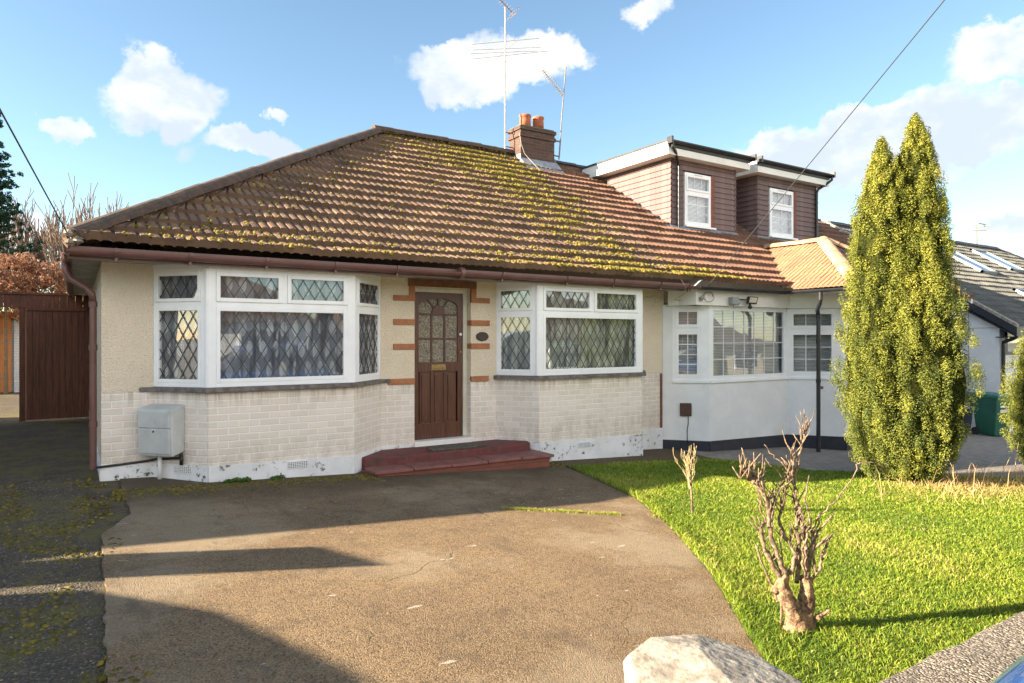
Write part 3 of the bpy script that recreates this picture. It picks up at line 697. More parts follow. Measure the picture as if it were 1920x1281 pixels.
def grid(mb, F, a0, a1, z0, z1, b, nx, nz, wd=0.014):
    for i in range(1, nx):
        a = a0+(a1-a0)*i/nx; mb.obox(F, a-wd/2, a+wd/2, b-0.002, b+0.004, z0, z1)
    if nz == 1 and nx > 2: mb.obox(F, a0, a1, b-0.002, b+0.003, z1-.006, z1)
    for i in range(1, nz):
        z = z0+(z1-z0)*i/nz; mb.obox(F, a0, a1, b-0.002, b+0.005, z-wd/2, z+wd/2)
def wsection(fr, panes, leads, p0, p1, z0, z1, rows, lead='diamond', edge=0.07, depth=0.07, sash=0.045, lw=None):
    """rows: list of (zlow, zhigh, [divisions fractions], style or (nx, nz))"""
    F, L = frame(p0, p1)
    e0, e1 = (edge if isinstance(edge, tuple) else (edge, edge))
    fr.obox(F, 0, e0, -depth, 0, z0, z1); fr.obox(F, L-e1, L, -depth, 0, z0, z1)
    fr.obox(F, e0, L-e1, -depth, 0, z0, z0+0.05); fr.obox(F, e0, L-e1, -depth, 0, z1-0.05, z1)
    for ri, (zl, zh, divs, st) in enumerate(rows):
        if ri: fr.obox(F, e0, L-e1, -depth, -0.004, zl-0.03, zl+0.03)
        xs = [e0] + [e0+(L-e0-e1)*d for d in divs] + [L-e1]
        for d in xs[1:-1]: fr.obox(F, d-0.03, d+0.03, -depth, -0.002, zl+0.03, zh-0.03)
        for i, (x0, x1) in enumerate(zip(xs[:-1], xs[1:])):
            a0 = x0+(0.03 if i else 0); a1 = x1-(0.03 if i < len(xs)-2 else 0)
            b0 = zl+(0.03 if ri else 0.05); b1 = zh-(0.03 if ri < len(rows)-1 else 0.05)
            s_ = sash
            # sash frame slightly proud
            pr = 0.012 if (len(rows) > 1 and ri == len(rows)-1) or st == 'sash' else 0.004
            fr.obox(F, a0, a0+s_, -0.05, pr, b0, b1); fr.obox(F, a1-s_, a1, -0.05, pr, b0, b1)
            fr.obox(F, a0+s_, a1-s_, -0.05, pr-0.001, b0, b0+s_); fr.obox(F, a0+s_, a1-s_, -0.05, pr-0.001, b1-s_, b1)
            panes.append((F, a0+s_-.002, a1-s_+.002, b0+s_-.002, b1-s_+.002))
            g = (a0+s_, a1-s_, b0+s_, b1-s_)
            if lead == 'diamond':
                lm = MB(); lattice(lm, F, *g, -0.018); leads.append(lm)
            elif lead == 'grid' and isinstance(st, tuple):
                lm = MB(); grid(lm, F, *g, -0.018, *st); leads.append(lm)
def pane_objs(panes, parent, mat=None):
    for (F, a0, a1, b0, b1) in panes:
        m_ = MB(); m_.obox(F, a0, a1, -0.027, -0.022, b0, b1); m_.build('glass_pane', mat or M['glass'], parent)
def curtain(pts, z0, z1, m, parent, inset=0.092, amp=0.014, wl=0.085, name='net_curtain'):
    V = []; F = []; UV = []; acc = 0; a_prev = None
    P = []
    for p, q in zip(pts[:-1], pts[1:]):
        Fr, L = frame(p, q); k_ = max(2, int(L/0.012))
        lo = 0.05; 
        for i in range(k_+1):
            a = L*i/k_; s_ = acc+a
            w_ = amp*math.sin(2*math.pi*s_/wl + 1.5*math.sin(s_*9)) + amp*0.5*math.sin(2*math.pi*s_/(wl*2.7)+1)
            x, y, _ = Fr(a, -inset+w_, 0); P.append((x, y, s_))
        acc += L
    nz = 6
    for x, y, s_ in P:
        for j in range(nz):
            V.append((x, y, z0+(z1-z0)*j/(nz-1)))
    for i in range(len(P)-1):
        for j in range(nz-1):
            a = i*nz+j; F.append((a, a+nz, a+nz+1, a+1))
    me = bpy.data.meshes.new(name); me.from_pydata(V, [], F); me.materials.append(m)
    uvl = me.uv_layers.new(name='UVMap')
    for l in me.loops:
        i, j = divmod(l.vertex_index, nz); uvl.data[l.index].uv = (P[i][2]*1.0, z0+(z1-z0)*j/(nz-1))
    me.polygons.foreach_set('use_smooth', [True]*len(me.polygons))
    o = bpy.data.objects.new(name, me); col.objects.link(o); o.parent = parent; return o
def sill_poly(pts, out, ext):
    """outline of a sill that runs round a bay"""
    fr_ = [frame(p, q) for p, q in zip(pts[:-1], pts[1:])]
    F0, L0 = fr_[0]; F1, L1 = fr_[1]; F2, L2 = fr_[2]
    def isect(Fa, La, Fb):
        a = Vector(Fa(0, out, 0)[:2]); b = Vector(Fa(La, out, 0)[:2]); c = Vector(Fb(0, out, 0)[:2]); d = Vector(Fb(1, out, 0)[:2])
        r_ = b-a; s_ = d-c; t_ = ((c-a).x*s_.y-(c-a).y*s_.x)/(r_.x*s_.y-r_.y*s_.x); return tuple(a+r_*t_)
    return [(pts[0][0]-ext, pts[0][1]+0.0), (pts[0][0]-ext, pts[0][1]-0.03), (F0(0.0, out, 0)[0], pts[0][1]-0.03), isect(F0, L0, F1), isect(F1, L1, F2), (F2(L2, out, 0)[0], pts[3][1]-0.03), (pts[3][0]+ext, pts[3][1]-0.03), (pts[3][0]+ext, pts[3][1]), (pts[3][0]-0.2, pts[3][1]+0.0), (pts[2][0], pts[2][1]+0.12), (pts[1][0], pts[1][1]+0.12), (pts[0][0]+0.2, pts[0][1])]
def bay(pts, mat, divs, secL, secR, ext):
    fr = MB(); panes = []; leads = []
    z0, z1, zt = -0.55, 0.80, 0.385
    wsection(fr, panes, leads, pts[0], pts[1], z0, z1, [(z0, zt, [], 'fix'), (zt, z1, [], 'top')], edge=(0.035, 0.10), sash=0.04)
    wsection(fr, panes, leads, pts[1], pts[2], z0, z1, [(z0, zt, [], 'fix'), (zt, z1, divs, 'top')], edge=(0.08, 0.09))
    wsection(fr, panes, leads, pts[2], pts[3], z0, z1, [(z0, zt, [], 'fix'), (zt, z1, [], 'top')], edge=(0.10, 0.035), sash=0.04)
    for c in (pts[1], pts[2]):
        fr.lathe([(0.035, z0+.001), (0.035, z1-.001)], (c[0], c[1]+0.036, 0), 10)
    # head trim up to the soffit
    walls(fr, pts, z1, 0.846, 0.07, 0.003)
    o = fr.build('bay_window', M['upvc'], B1, bevel=0.004)
    pane_objs(panes, o)
    for l in leads: l.build('diamond_leading', M['lead'], o)
    sp = sill_poly(pts, 0.065, ext)
    s_ = MB(); s_.prism(sp, -0.605, -0.553); s_.build('window_sill', M['sill'], o, bevel=0.008)
    curtain([pts[0], pts[1], pts[2], pts[3]], z0, z1, mat, o)
    return o
bay(bayL, M['net_l'], [0.5], 1, 1, 0.14)
bay(bayR, M['net_r'], [0.5], 1, 1, 0.05)

# front roof of the bungalow: courses clipped by the hip
mb = MB()
tile_plane(mb, (0, EY, EZ), (1, 0, 0), Sf, lambda s: HX+s*cs, lambda s: PX, SL, bell=.075)
roof1 = mb.build('roof', M['tiles_brown'], B1, tint=True)
mb = MB()   # left slope
tile_plane(mb, (HX, EY, EZ), (0, 1, 0), Vector((cs, 0, PIT*cs)), lambda s: s*cs, lambda s: 10.6-s*cs, SL, bell=.075)
mb.build('side_roof', M['tiles_brown'], roof1, tint=True)
mb = MB(); e = 2*RY-EY
mb.add([(HX, e, EZ), (18.7, e, EZ), (18.7, RY, RH), (HX+5.3, RY, RH)], [(0, 1, 2, 3)])
mb.build('rear_roof', M['slate_flat'], roof1)
mb = MB()
ridge_run(mb, (HX-0.01, EY-0.01, EZ+0.11), (HX+5.3, RY, RH+0.085), 0.125)
mb.add([], [])
mb.build('hip_tiles', M['ridge_mossy'], roof1)
mb = MB(); ridge_run(mb, (HX+5.2, RY, RH+0.09), (8.55, RY, RH+0.09), 0.14); ridge_run(mb, (HX, e, EZ), (HX+5.3, RY, RH+0.05), 0.12); mb.build('ridge_tiles', M['ridge_mossy'], roof1)
mb = MB()
for i in range(14):
    a = random.uniform(0, 6.28); mb.lathe([(0.001, -.03), (random.uniform(.03, .055), 0), (0.03, .03), (0.001, .045)], (HX-0.01+random.uniform(-.05, .07), EY-0.02+random.uniform(-.05, .05), EZ+0.06+random.uniform(-.05, .07)), 7)
mb.build('hip_mortar', M['stone_cap'], roof1)
# chimney with corbelled top, pots, flashing
mb = MB()
cx0, cx1, cy0, cy1 = 8.55, 9.50, 13.0, 13.48
mb.box(cx0, cx1, cy0, cy1, 3.2, 4.62)
mb.box(cx0-0.03, cx1+0.03, cy0-0.03, cy1+0.03, 4.62, 4.70); mb.box(cx0-0.005, cx1+0.005, cy0-0.005, cy1+0.005, 4.70, 4.78); mb.box(cx0-0.035, cx1+0.035, cy0-0.035, cy1+0.035, 4.78, 4.86)
ch = mb.build('chimney', M['chimney_brick'], roof1, bevel=0.006)
mb = MB(); mb.prism([(cx0, cy0), (cx1, cy0), (cx1, cy1), (cx0, cy1)], 4.86, lambda x, y: 4.90); mb.build('chimney_flaunching', M['chimney_cap'], roof1, bevel=0.02)
for x, r_ in ((8.83, 0), (9.20, 0.01)):
    mb = MB(); mb.lathe([(0.135, 4.88), (0.13, 5.10), (0.125, 5.13), (0.14, 5.15), (0.142, 5.20), (0.12, 5.205), (0.10, 5.20), (0.095, 5.0)], (x, 13.24, r_), 20); mb.build('chimney_pot', M['terracotta'], roof1, smooth=True)
mb = MB(); mb.hexa([(cx0-.03,cy0-.30,3.83),(cx1+.06,cy0-.30,3.83),(cx1+.06,cy0-.012,3.99),(cx0-.03,cy0-.012,3.99),(cx0-.03,cy0-.30,3.85),(cx1+.06,cy0-.30,3.85),(cx1+.06,cy0-.012,4.13),(cx0-.03,cy0-.012,4.13)])
mb.box(cx0-0.015, cx0-0.003, cy0-0.02, cy1, 3.9, 4.22); mb.box(cx1+.003, cx1+.015, cy0-.02, cy1, 3.9, 4.22)
mb.build('lead_flashing', M['lead_flash'], roof1)
# moss on the roof
def roof_point(x, s): return Vector((x, EY+s*cs, EZ+s*PIT*cs))
NRM = Vector((0, -PIT*cs, cs))
V = []; F = []; T = []
def clump(p, r, n, tint, flat=0.6):
    u = n.orthogonal().normalized(); v = n.cross(u); o = len(V)//1
    k_ = 6; base = len(V)
    for i in range(k_):
        a = 6.283*i/k_+random.random()*.6; q = r*random.uniform(.7, 1.25); V.append(p+u*math.cos(a)*q+v*math.sin(a)*q-n*0.01)
    for i in range(k_):
        a = 6.283*(i+.5)/k_; q = r*random.uniform(.45, .7); V.append(p+u*math.cos(a)*q+v*math.sin(a)*q+n*r*flat*random.uniform(.6, .9))
    V.append(p+n*r*flat*random.uniform(.8, 1.15))
    for i in range(k_):
        j = (i+1) % k_
        F.append((base+i, base+j, base+k_+i)); F.append((base+j, base+k_+j, base+k_+i)); F.append((base+k_+i, base+k_+j, base+2*k_))
        T.extend([min(1, max(0, tint+random.uniform(-.2, .2)))]*3)
cnt = 0
for _ in range(110000):
    x = random.uniform(0.2, 10.4); s_ = random.uniform(0.0, SL-0.1)
    if x < HX+s_*cs+0.15: continue
    f = s_/SL
    d = 0.035
    c0 = 7.45 - 0.5*max(0, f-0.6)/0.4; wdt = 0.55+0.65*f
    d += 0.75*math.exp(-((x-c0)/wdt)**2)*(0.35+0.75*f)
    if f > 0.72: d += 0.55*max(0, 1-abs(x-7.6)/1.3)
    d += 0.9*math.exp(-(s_/0.45)**2)*(0.12+0.88*min(1, max(0, (x-4.8)/3.0)))*(1 if x < 9.2 else max(0, 1-(x-9.2)/1.0))
    d += 0.15*math.exp(-(s_/0.6)**2)
    if x > 8.9 and s_ > 0.6: d *= 0.25
    nn = noise.noise(Vector((x*2.6, s_*2.6, 1)))*0.5+0.5
    d *= 0.12+3.0*nn**3*1.5
    if random.random() < d*0.40:
        # gather in the course step
        if random.random() < 0.35: s_ = round(s_/0.345)*0.345+random.uniform(0.0, 0.14)
        fr_ = (s_/0.345) % 1.0; p = roof_point(x, max(0.0, s_))+NRM*(0.034+0.058*(1-fr_)+.075*max(0, 1-s_/.75)**2)
        hv = min(1, d); clump(p, random.uniform(0.012, 0.034)*(0.85+0.6*hv), NRM, 0.45+0.35*random.random()); cnt += 1
npmesh('roof_moss', V, F, M['moss'], roof1, T, True)['kind'] = 'stuff'
# moss along the ridge
V = []; F = []; T = []
for _ in range(420):
    x = random.choice([random.gauss(5.3, .25), random.uniform(5.2, 8.5), random.gauss(7.6, .5)])
    if not 5.22 < x < 8.5: continue
    y = RY+random.uniform(-.13, .02); clump(Vector((x, y, RH+0.12-abs(y-RY)*0.6)), random.uniform(.012, .03), Vector((0, -.5, .86)), random.uniform(.1, .6))
for _ in range(200):
    k_ = random.random()**2*5.3; clump(Vector((HX+k_+random.uniform(-.02, .1), EY+k_, EZ+k_*PIT+0.12)), random.uniform(.008, .018), Vector((.3, -.5, .8)), random.uniform(.3, 1.0))
npmesh('ridge_moss', V, F, M['moss'], roof1, T, True)['kind'] = 'stuff'

# gutters and downpipe
def gutter(mb, p, q, r=0.058, out=(0, -1)):
    A, B = Vector(p), Vector(q); o_ = Vector((out[0], out[1], 0)); vs = []
    ang = [math.pi*k_/8 for k_ in range(9)]
    ring = [(math.cos(a)*r, -math.sin(a)*r) for a in ang] + [(-math.cos(a)*(r-.005), -math.sin(a)*(r-.005)) for a in ang]
    for P in (A, B):
        for a_, z_ in ring: vs.append(P+o_*a_+Vector((0, 0, z_)))
    n = len(ring); mb.add(vs, [(i, (i+1) % n, (i+1) % n+n, i+n) for i in range(n)] + [tuple(range(n-1, -1, -1)), tuple(range(n, 2*n))])
def brackets(xs, y, z, m, parent, r=0.070):
    for x in xs:
        b_ = MB(); b_.add([], []); gutter(b_, (x-.018, y, z+.004), (x+.018, y, z+.004), r); b_.box(x-.016, x+.016, y-.080, y-.05, z-.01, z+.03); b_.box(x-.012, x+.012, y-.02, y+.02, z-.10, z-.06); b_.build('gutter_bracket', m, parent)
mb = MB(); gutter(mb, (-0.075, 8.055, 0.885), (8.88, 8.055, 0.885)); g1 = mb.build('front_gutter', M['gutter'], B1)
brackets([0.35, 1.04, 1.83, 2.63, 3.42, 4.98, 6.1, 7.0, 8.0, 8.65], 8.055, 0.885, M['gutter'], g1)
mb = MB(); mb.lathe([(0.075, -.03), (0.075, .03)], (4.35, 8.055, .875), 14, 'x'); mb.build('gutter_union', M['gutter'], g1)
mb = MB(); gutter(mb, (-0.075, 8.02, 0.885), (-0.075, 18.3, 0.885), out=(-1, 0)); g2 = mb.build('side_gutter', M['gutter'], B1)
mb = MB(); mb.tube([(-0.085, 8.95, .82), (-0.085, 8.95, .74), (-0.05, 8.94, .66), (0.10, 8.90, .56), (0.155, 8.88, .50), (0.165, 8.88, .40)], 0.036, 12); mb.build('swan_neck', M['gutter'], g2, smooth=True)
mb = MB(); mb.tube([(0.165, 8.88, .40), (0.165, 8.88, -1.45)], 0.036, 12)
for z in (.38, -.1, -.95): mb.lathe([(.043, z-.03), (.043, z+.03)], (.165, 8.88, 0), 12)
mb.build('downpipe', M['gutter'], B1, smooth=False)

# door case
DY = 8.92
mb = MB()
mb.box(4.0, 4.035, DY-.03, DY+.1, -1.44, .72); mb.box(4.83, 4.898, DY-.03, DY+.1, -1.44, .72); mb.box(4.035, 4.83, DY-.03, DY+.1, .665, .72)
dc = mb.build('door_case', M['cream_frame'], B1, bevel=.004)
mb = MB(); mb.box(3.99, 4.91, DY-.17, DY+.1, -1.53, -1.445); mb.build('threshold', M['fascia'], dc, bevel=.006)
# door leaf, built of stiles, rails, fan glazing and lower panels
door = MB(); y0, y1 = DY-.012, DY+.032
F, _ = frame((4.035, DY), (4.83, DY)); Wd = 0.795; zb, zt = -1.44, .665
def db(a0, a1, z0_, z1_, b=0.012): door.obox(F, a0, a1, -.03, b, z0_, z1_)
db(0, .085, zb, zt); db(Wd-.085, Wd, zb, zt); db(.085, Wd-.085, zb, zb+.22); db(.085, Wd-.085, zb+.96, zb+1.10)
a0, a1 = .085, Wd-.085; gx = [a0+(a1-a0)*k_/3 for k_ in range(4)]
for g in gx[1:3]: db(g-.022, g+.022, zb+.22, zb+.96, .010)
zg0, zg1, zg2, zg3 = zb+1.10, zb+1.44, zb+1.79, zt
db(a0, a1, zg1-.012, zg1+.012, .010); db(a0, a1, zg2-.012, zg2+.012, .010)
for g in gx[1:3]: db(g-.012, g+.012, zg0, zg2-.012, .009)
# fan top: arch ring, spokes, half round boss, head infill
cxm = Wd/2; RA = (a1-a0)/2-0.0
hh = zg3-.085-zg2
def arch(th): return (cxm+RA*math.cos(th), zg2+ (hh*0.45) + (hh*0.55)*math.sin(th))
n_ = 24; 
vs = []; 
for k_ in range(n_+1):
    th = math.pi*k_/n_; a_, z_ = arch(th)
    vs += [F(a_, .012, z_), F(a_, .012, zt), F(a_, -.03, z_), F(a_, -.03, zt)]
fs = []
for k_ in range(n_):
    p_ = k_*4; q_ = p_+4; fs += [(p_, p_+1, q_+1, q_), (p_+2, q_+2, q_+3, p_+3), (p_, q_, q_+2, p_+2)]
door.add(vs, fs)
for th in (math.pi*.30, math.pi*.5, math.pi*.70):
    r0 = .085; p_ = (cxm+r0*math.cos(th), zg2+r0*math.sin(th)); k2 = 1.0
    end = (cxm+RA*.92*math.cos(th)*(1.0 if th == math.pi*.5 else 1.0), zg2+hh*.45+hh*.55*math.sin(th)+.01)
    door.bar(F, p_, end, .022, -.02, .0105)
vs = [F(cxm, .018, zg2)]; 
hb = [(cxm+.105*math.cos(math.pi*k_/14), zg2+.135*math.sin(math.pi*k_/14)) for k_ in range(15)]
door.add([F(a_, .018, z_) for a_, z_ in hb]+[F(a_, -.02, z_) for a_, z_ in hb], [tuple(range(15)), *[(k_, k_+15, k_+16, k_+1) for k_ in range(14)]])
dl = door.build('front_door', M['door_wood'], dc, bevel=.003)
tag(dl)
mb = MB()
for g0, g1_ in zip(gx[:-1], gx[1:]):
    mb.obox(F, g0+.02, g1_-.02, -.02, -.004, zb+.215, zb+.965)
    mb.obox(F, g0+.05, g1_-.05, -.02, .006, zb+.26, zb+.92)
mb.build('lower_panel', M['door_wood'], dc, bevel=.004)
mb = MB(); mb.obox(F, a0-.01, a1+.01, -.016, -.010, zg0-.01, zt-.05); mb.build('door_glazing', M['obscure'], dc)
mb = MB(); mb.obox(F, cxm-.115, cxm+.115, .012, .020, zb+.985, zb+1.065); mb.obox(F, cxm-.085, cxm+.085, .020, .026, zb+1.005, zb+1.045); mb.build('letter_plate', M['brass'], dc, bevel=.003)
mb = MB(); mb.lathe([(.012, -.03), (.022, -.022), (.026, -.01), (.02, .0)], (4.035+Wd-.045, DY-.015, -.0+.06), 14, 'y'); mb.build('door_knob', M['paleplastic'], dc, smooth=True)
mb = MB(); mb.lathe([(.014, -.014), (.016, .0)], (4.035+Wd-.045, DY-.015, -.20), 12, 'y'); mb.build('door_lock', M['brass'], dc)
mb = MB(); mb.obox(frame((4.0, W1), (4.0, W1+.2))[0], .04, .10, -.018, 0, -.33, -.20); 
mb.box(4.0, 4.02, W1+.04, W1+.085, -.34, -.18); mb.build('key_holder', M['black'], dc, bevel=.004)
# orange-brown quoin bars and lintel timber
mb = MB(); mb.box(3.90, 4.995, W1-.012, W1+.02, .735, .84); mb.build('door_lintel', M['brown_timber'], B1)
for z in (.23, -.112): 
    for x0_, x1_ in ((3.68, 4.0), (4.9, 5.215)):
        mb = MB(); mb.box(x0_, x1_, W1-.022, W1+.02, z-.04, z+.04)
        mb.box(3.999 if x0_ < 4 else 4.899, 4.004 if x0_ < 4 else 4.902, W1, W1+.12, z-.04, z+.04); mb.build('trim_band', M['terra_trim'], B1, bevel=.004)
for x0_, x1_ in ((3.60, 4.0), (4.9, 5.2)):
    mb = MB(); mb.box(x0_, x1_, W1-.022, W1+.02, -.635, -.555); mb.build('trim_band', M['terra_trim'], B1, bevel=.004)
for x0_, x1_, v0, v1 in ((3.68, 4.0, 3.915, 4.0), (4.9, 5.215, 4.9, 4.985)):
    mb = MB(); mb.box(x0_, x1_, W1-.022, W1+.02, .525, .60); mb.box(v0, v1, W1-.022, W1+.02, .60, .735); mb.build('trim_band', M['terra_trim'], B1)
# steps
mb = MB(); mb.prism([(3.02, 8.45), (3.10, 8.30), (3.55, 8.22), (5.15, 8.20), (5.60, 8.26), (5.66, 8.42), (5.5, 8.9), (3.4, 8.9)], -2.0, -1.515)
s1 = mb.build('upper_step', M['red_paint'], B1, bevel=.02)
mb = MB(); mb.prism([(3.12, 7.93), (5.62, 7.80), (5.66, 8.3), (3.06, 8.32)], -2.05, -1.665); mb.build('step_base', M['red_brick'], B1, bevel=.006)
T5 = [3.07, 3.58, 4.10, 4.63, 5.15, 5.68]
for i in range(5):
    xa, xb = T5[i]+.006, T5[i+1]-.006; dz = random.uniform(-.004, .004); ya = 7.90-.052*(xa-3.1); yb = 7.90-.052*(xb-3.1)
    mb = MB(); mb.prism([(xa, ya), (xb, yb), (xb, 8.3), (xa, 8.3)], -1.664+dz, -1.628+dz); mb.build('step_tile', M['red_tile'], B1, bevel=.006)
# air bricks
def airbrick(Fw, a, z):
    mb = MB(); w_, h_ = .115, .036
    for i in range(10): x_ = a-w_+2*w_*i/9; mb.obox(Fw, x_-.004, x_+.004, 0.017, .026, z-h_, z+h_)
    for i in range(5): z_ = z-h_+2*h_*i/4; mb.obox(Fw, a-w_, a+w_, 0.017, .027, z_-.004, z_+.004)
    o = mb.build('air_brick', M['white_render'], B1)
    mb = MB(); mb.obox(Fw, a-w_, a+w_, .0162, .0175, z-h_, z+h_); mb.build('air_brick_hole', M['black'], o)
Fl = frame(bayL[0], bayL[1])[0]; Ff = frame(bayL[1], bayL[2])[0]; Fr2 = frame(bayR[1], bayR[2])[0]
airbrick(Fl, .42, -1.475); airbrick(Ff, .98, -1.50); airbrick(Fr2, .83, -1.63)

# ================================================================== NEIGHBOUR
B2 = thing('rendered_bungalow', (0,0,0), 'white rendered bungalow with two tile hung dormers and small orange bay roof', 'house')
nb = [(8.80, W1), (9.40, 8.25), (11.58, 8.25), (12.33, 7.50), (14.25, 7.50), (14.95, 8.2)]
mb = MB(); walls(mb, nb, -2.4, -0.76, 0.2); 
mb.box(14.95, 18.5, 8.79, 8.99, -2.6, .86); mb.hexa([(18.3,8.8,-2.6),(18.5,8.8,-2.6),(18.5,18,-2.6),(18.3,18,-2.6),(18.3,8.8,.86),(18.5,8.8,.86),(18.5,18,.86),(18.3,18,.86)])
mb.add([(18.48, 8.4, .86), (18.48, 18.4, .86), (18.48, 13.4, 4.1)], [(0, 1, 2)])
mb.box(14.75, 14.95, 8.2, 8.99, -2.4, .86); mb.box(8.80, 8.84, 8.8, 9.3, -2.3, .86)
walls(mb, [(8.80, W1), (8.93, 8.673)], -0.76, 0.60, 0.2)
mb.build('rendered_wall', M['white_render'], B2)
mb = MB(); walls(mb, nb, -2.5, lambda x: -1.80-.02*(x-9), 0.1, 0.012); mb.build('dark_base_band', M['navy'], B2)
mb = MB(); mb.box(9, 18.3, 12, 12.1, -2.4, .86); mb.box(9, 18.3, 9.0, 12, -1.95, -1.93); mb.build('inner_wall', M['roomdark'], B2)
# windows of the neighbour
fr = MB(); panes = []; leads = []
z0, z1 = -.74, .58
Fs, Ls = frame(nb[0], nb[1])
pA = Fs(.17, 0, 0)[:2]
wsection(fr, panes, leads, pA, nb[1], z0, z1, [(z0, .16, [], (2, 4)), (.16, z1, [], (2, 1))], 'grid', edge=(.05, .15), sash=.06)
wsection(fr, panes, leads, nb[1], nb[2], z0, z1, [(z0, z1, [], (7, 4))], 'grid', edge=(.07, .06), sash=.03)
wsection(fr, panes, leads, nb[2], nb[3], z0, z1, [(z0, .16, [], (3, 3)), (.16, z1, [], (3, 1))], 'grid', edge=(.06, .20), sash=.06)
wsection(fr, panes, leads, nb[3], nb[4], z0, z1, [(z0, .16, [], (6, 3)), (.16, z1, [.33, .66], (2, 1))], 'grid', edge=(.20, .20), sash=.06)
wsection(fr, panes, leads, nb[4], nb[5], z0, z1, [(z0, .16, [], (3, 3)), (.16, z1, [], (3, 1))], 'grid', edge=(.10, .06), sash=.06)
walls(fr, [pA, nb[1]], -.785, -.74, .1, .035); walls(fr, nb[1:], -.785, -.74, .1, .035)
bw = fr.build('bay_window', M['upvc'], B2, bevel=.003)
pane_objs(panes, bw)
for l in leads: l.build('glazing_bars', M['white_lead_line'], bw)
mb = MB()
def slats(mb, pts, z0, z1, inset=.16, pitch=.028):
    for p, q in zip(pts[:-1], pts[1:]):
        Fz, L = frame(p, q); z = z0
        while z < z1:
            mb.hexa([Fz(0.02,-inset,z),Fz(L-.02,-inset,z),Fz(L-.02,-inset-.012,z+.019),Fz(0.02,-inset-.012,z+.019),Fz(0.02,-inset,z+.0015),Fz(L-.02,-inset,z+.0015),Fz(L-.02,-inset-.012,z+.0205),Fz(0.02,-inset-.012,z+.0205)]); z += pitch
slats(mb, [pA, nb[1], nb[2]], z0, z1); mb.build('slat_blind', M['blind_grey'], bw)
mb = MB(); slats(mb, [nb[2], nb[3], nb[4]], z0, z1); mb.build('half_blind', M['blind_grey'], bw)
# fascia above windows and porch
mb = MB()
walls(mb, [(8.80, 8.66), (8.93, 8.52), (8.98, 8.17), (11.55, 8.17), (12.32, 7.35), (14.3, 7.35), (15.1, 8.1)], .58, .86, .25)
mb.build('white_fascia', M['fascia'], B2, bevel=.004)
mb = MB(); mb.box(8.8, 18.6, 8.14, 9.0, .845, .86); mb.prism([(11.3, 6.72), (14.8, 6.72), (14.8, 8.15), (11.3, 8.15)], .845, .86); mb.build('soffit', M['fascia'], B2)
# main roof
mb = MB()
def um(s): return PX
tile_plane(mb, (0, EY, EZ), (1, 0, 0), Sf, lambda s: PX, lambda s: 18.7, SL, jit=.8, bell=.075)
roof2 = mb.build('roof', M['tiles_orange'], B2, tint=True)
mb = MB(); ridge_run(mb, (9.55, RY, RH+.05), (18.7, RY, RH+.05), .115, flat=.8); mb.build('ridge_tiles', M['felt'], roof2)
mb = MB(); mb.box(18.68, 18.74, 0, 0, 0, 0); mb = MB()
mb.hexa([(18.66,EY,EZ-.06),(18.72,EY,EZ-.06),(18.72,RY,RH-.06),(18.66,RY,RH-.06),(18.66,EY,EZ+.05),(18.72,EY,EZ+.05),(18.72,RY,RH+.05),(18.66,RY,RH+.05)])
mb.build('verge', M['fascia'], roof2)
# small hipped roof over the bay; ridge along y
bx, bzr, bxl, bxr, bye, byr = 13.04, 2.00, 11.28, 14.80, 6.67, 8.43
mb = MB(); Lr = (bzr-EZ)/(bx-bxl); c2 = 1/math.sqrt(1+Lr*Lr); SL2 = (bx-bxl)/c2
# left slope: eave runs along y from front (6.67) back to valley; slope dir +x. clip front by hip, back by valley (y = EY + x-bxl)
tile_plane(mb, (bxl, 0, EZ), (0, 1, 0), Vector((c2, 0, Lr*c2)), lambda s: bye+s*c2, lambda s: EY+s*c2+.02, SL2, gauge=.30, period=.10, th=.020, hs=.75)
br = mb.build('bay_roof', M['tiles_bay'], roof2, tint=True)
mb = MB(); tile_plane(mb, (0, bye, EZ), (1, 0, 0), Vector((0, c2, Lr*c2)), lambda s: bxl+s*c2, lambda s: bxr-s*c2, SL2, gauge=.30, period=.10, th=.020, hs=.75)
tile_plane(mb, (bxr, 0, EZ), (0, 1, 0), Vector((-c2, 0, Lr*c2)), lambda s: bye+s*c2, lambda s: EY+s*c2+.02, SL2, gauge=.30, period=.10, th=.020, hs=.75)
mb.build('bay_roof_front', M['tiles_orange'], roof2, tint=True)
mb = MB(); ridge_run(mb, (bxl, bye, EZ+.04), (bx, byr, bzr+.04), .13, .3); ridge_run(mb, (bxr, bye, EZ+.04), (bx, byr, bzr+.04), .12, .3); ridge_run(mb, (bx, byr-.05, bzr+.04), (bx, 9.85, bzr+.04), .11, .35); mb.build('bay_hip_tiles', M['mortar_hip'], roof2)
mb = MB(); mb.tube([(bxl-.02, EY-.0, EZ+.03), (bx-.02, EY+(bx-bxl), bzr+.01)], .035, 6); mb.build('valley_lead', M['lead_flash'], roof2)

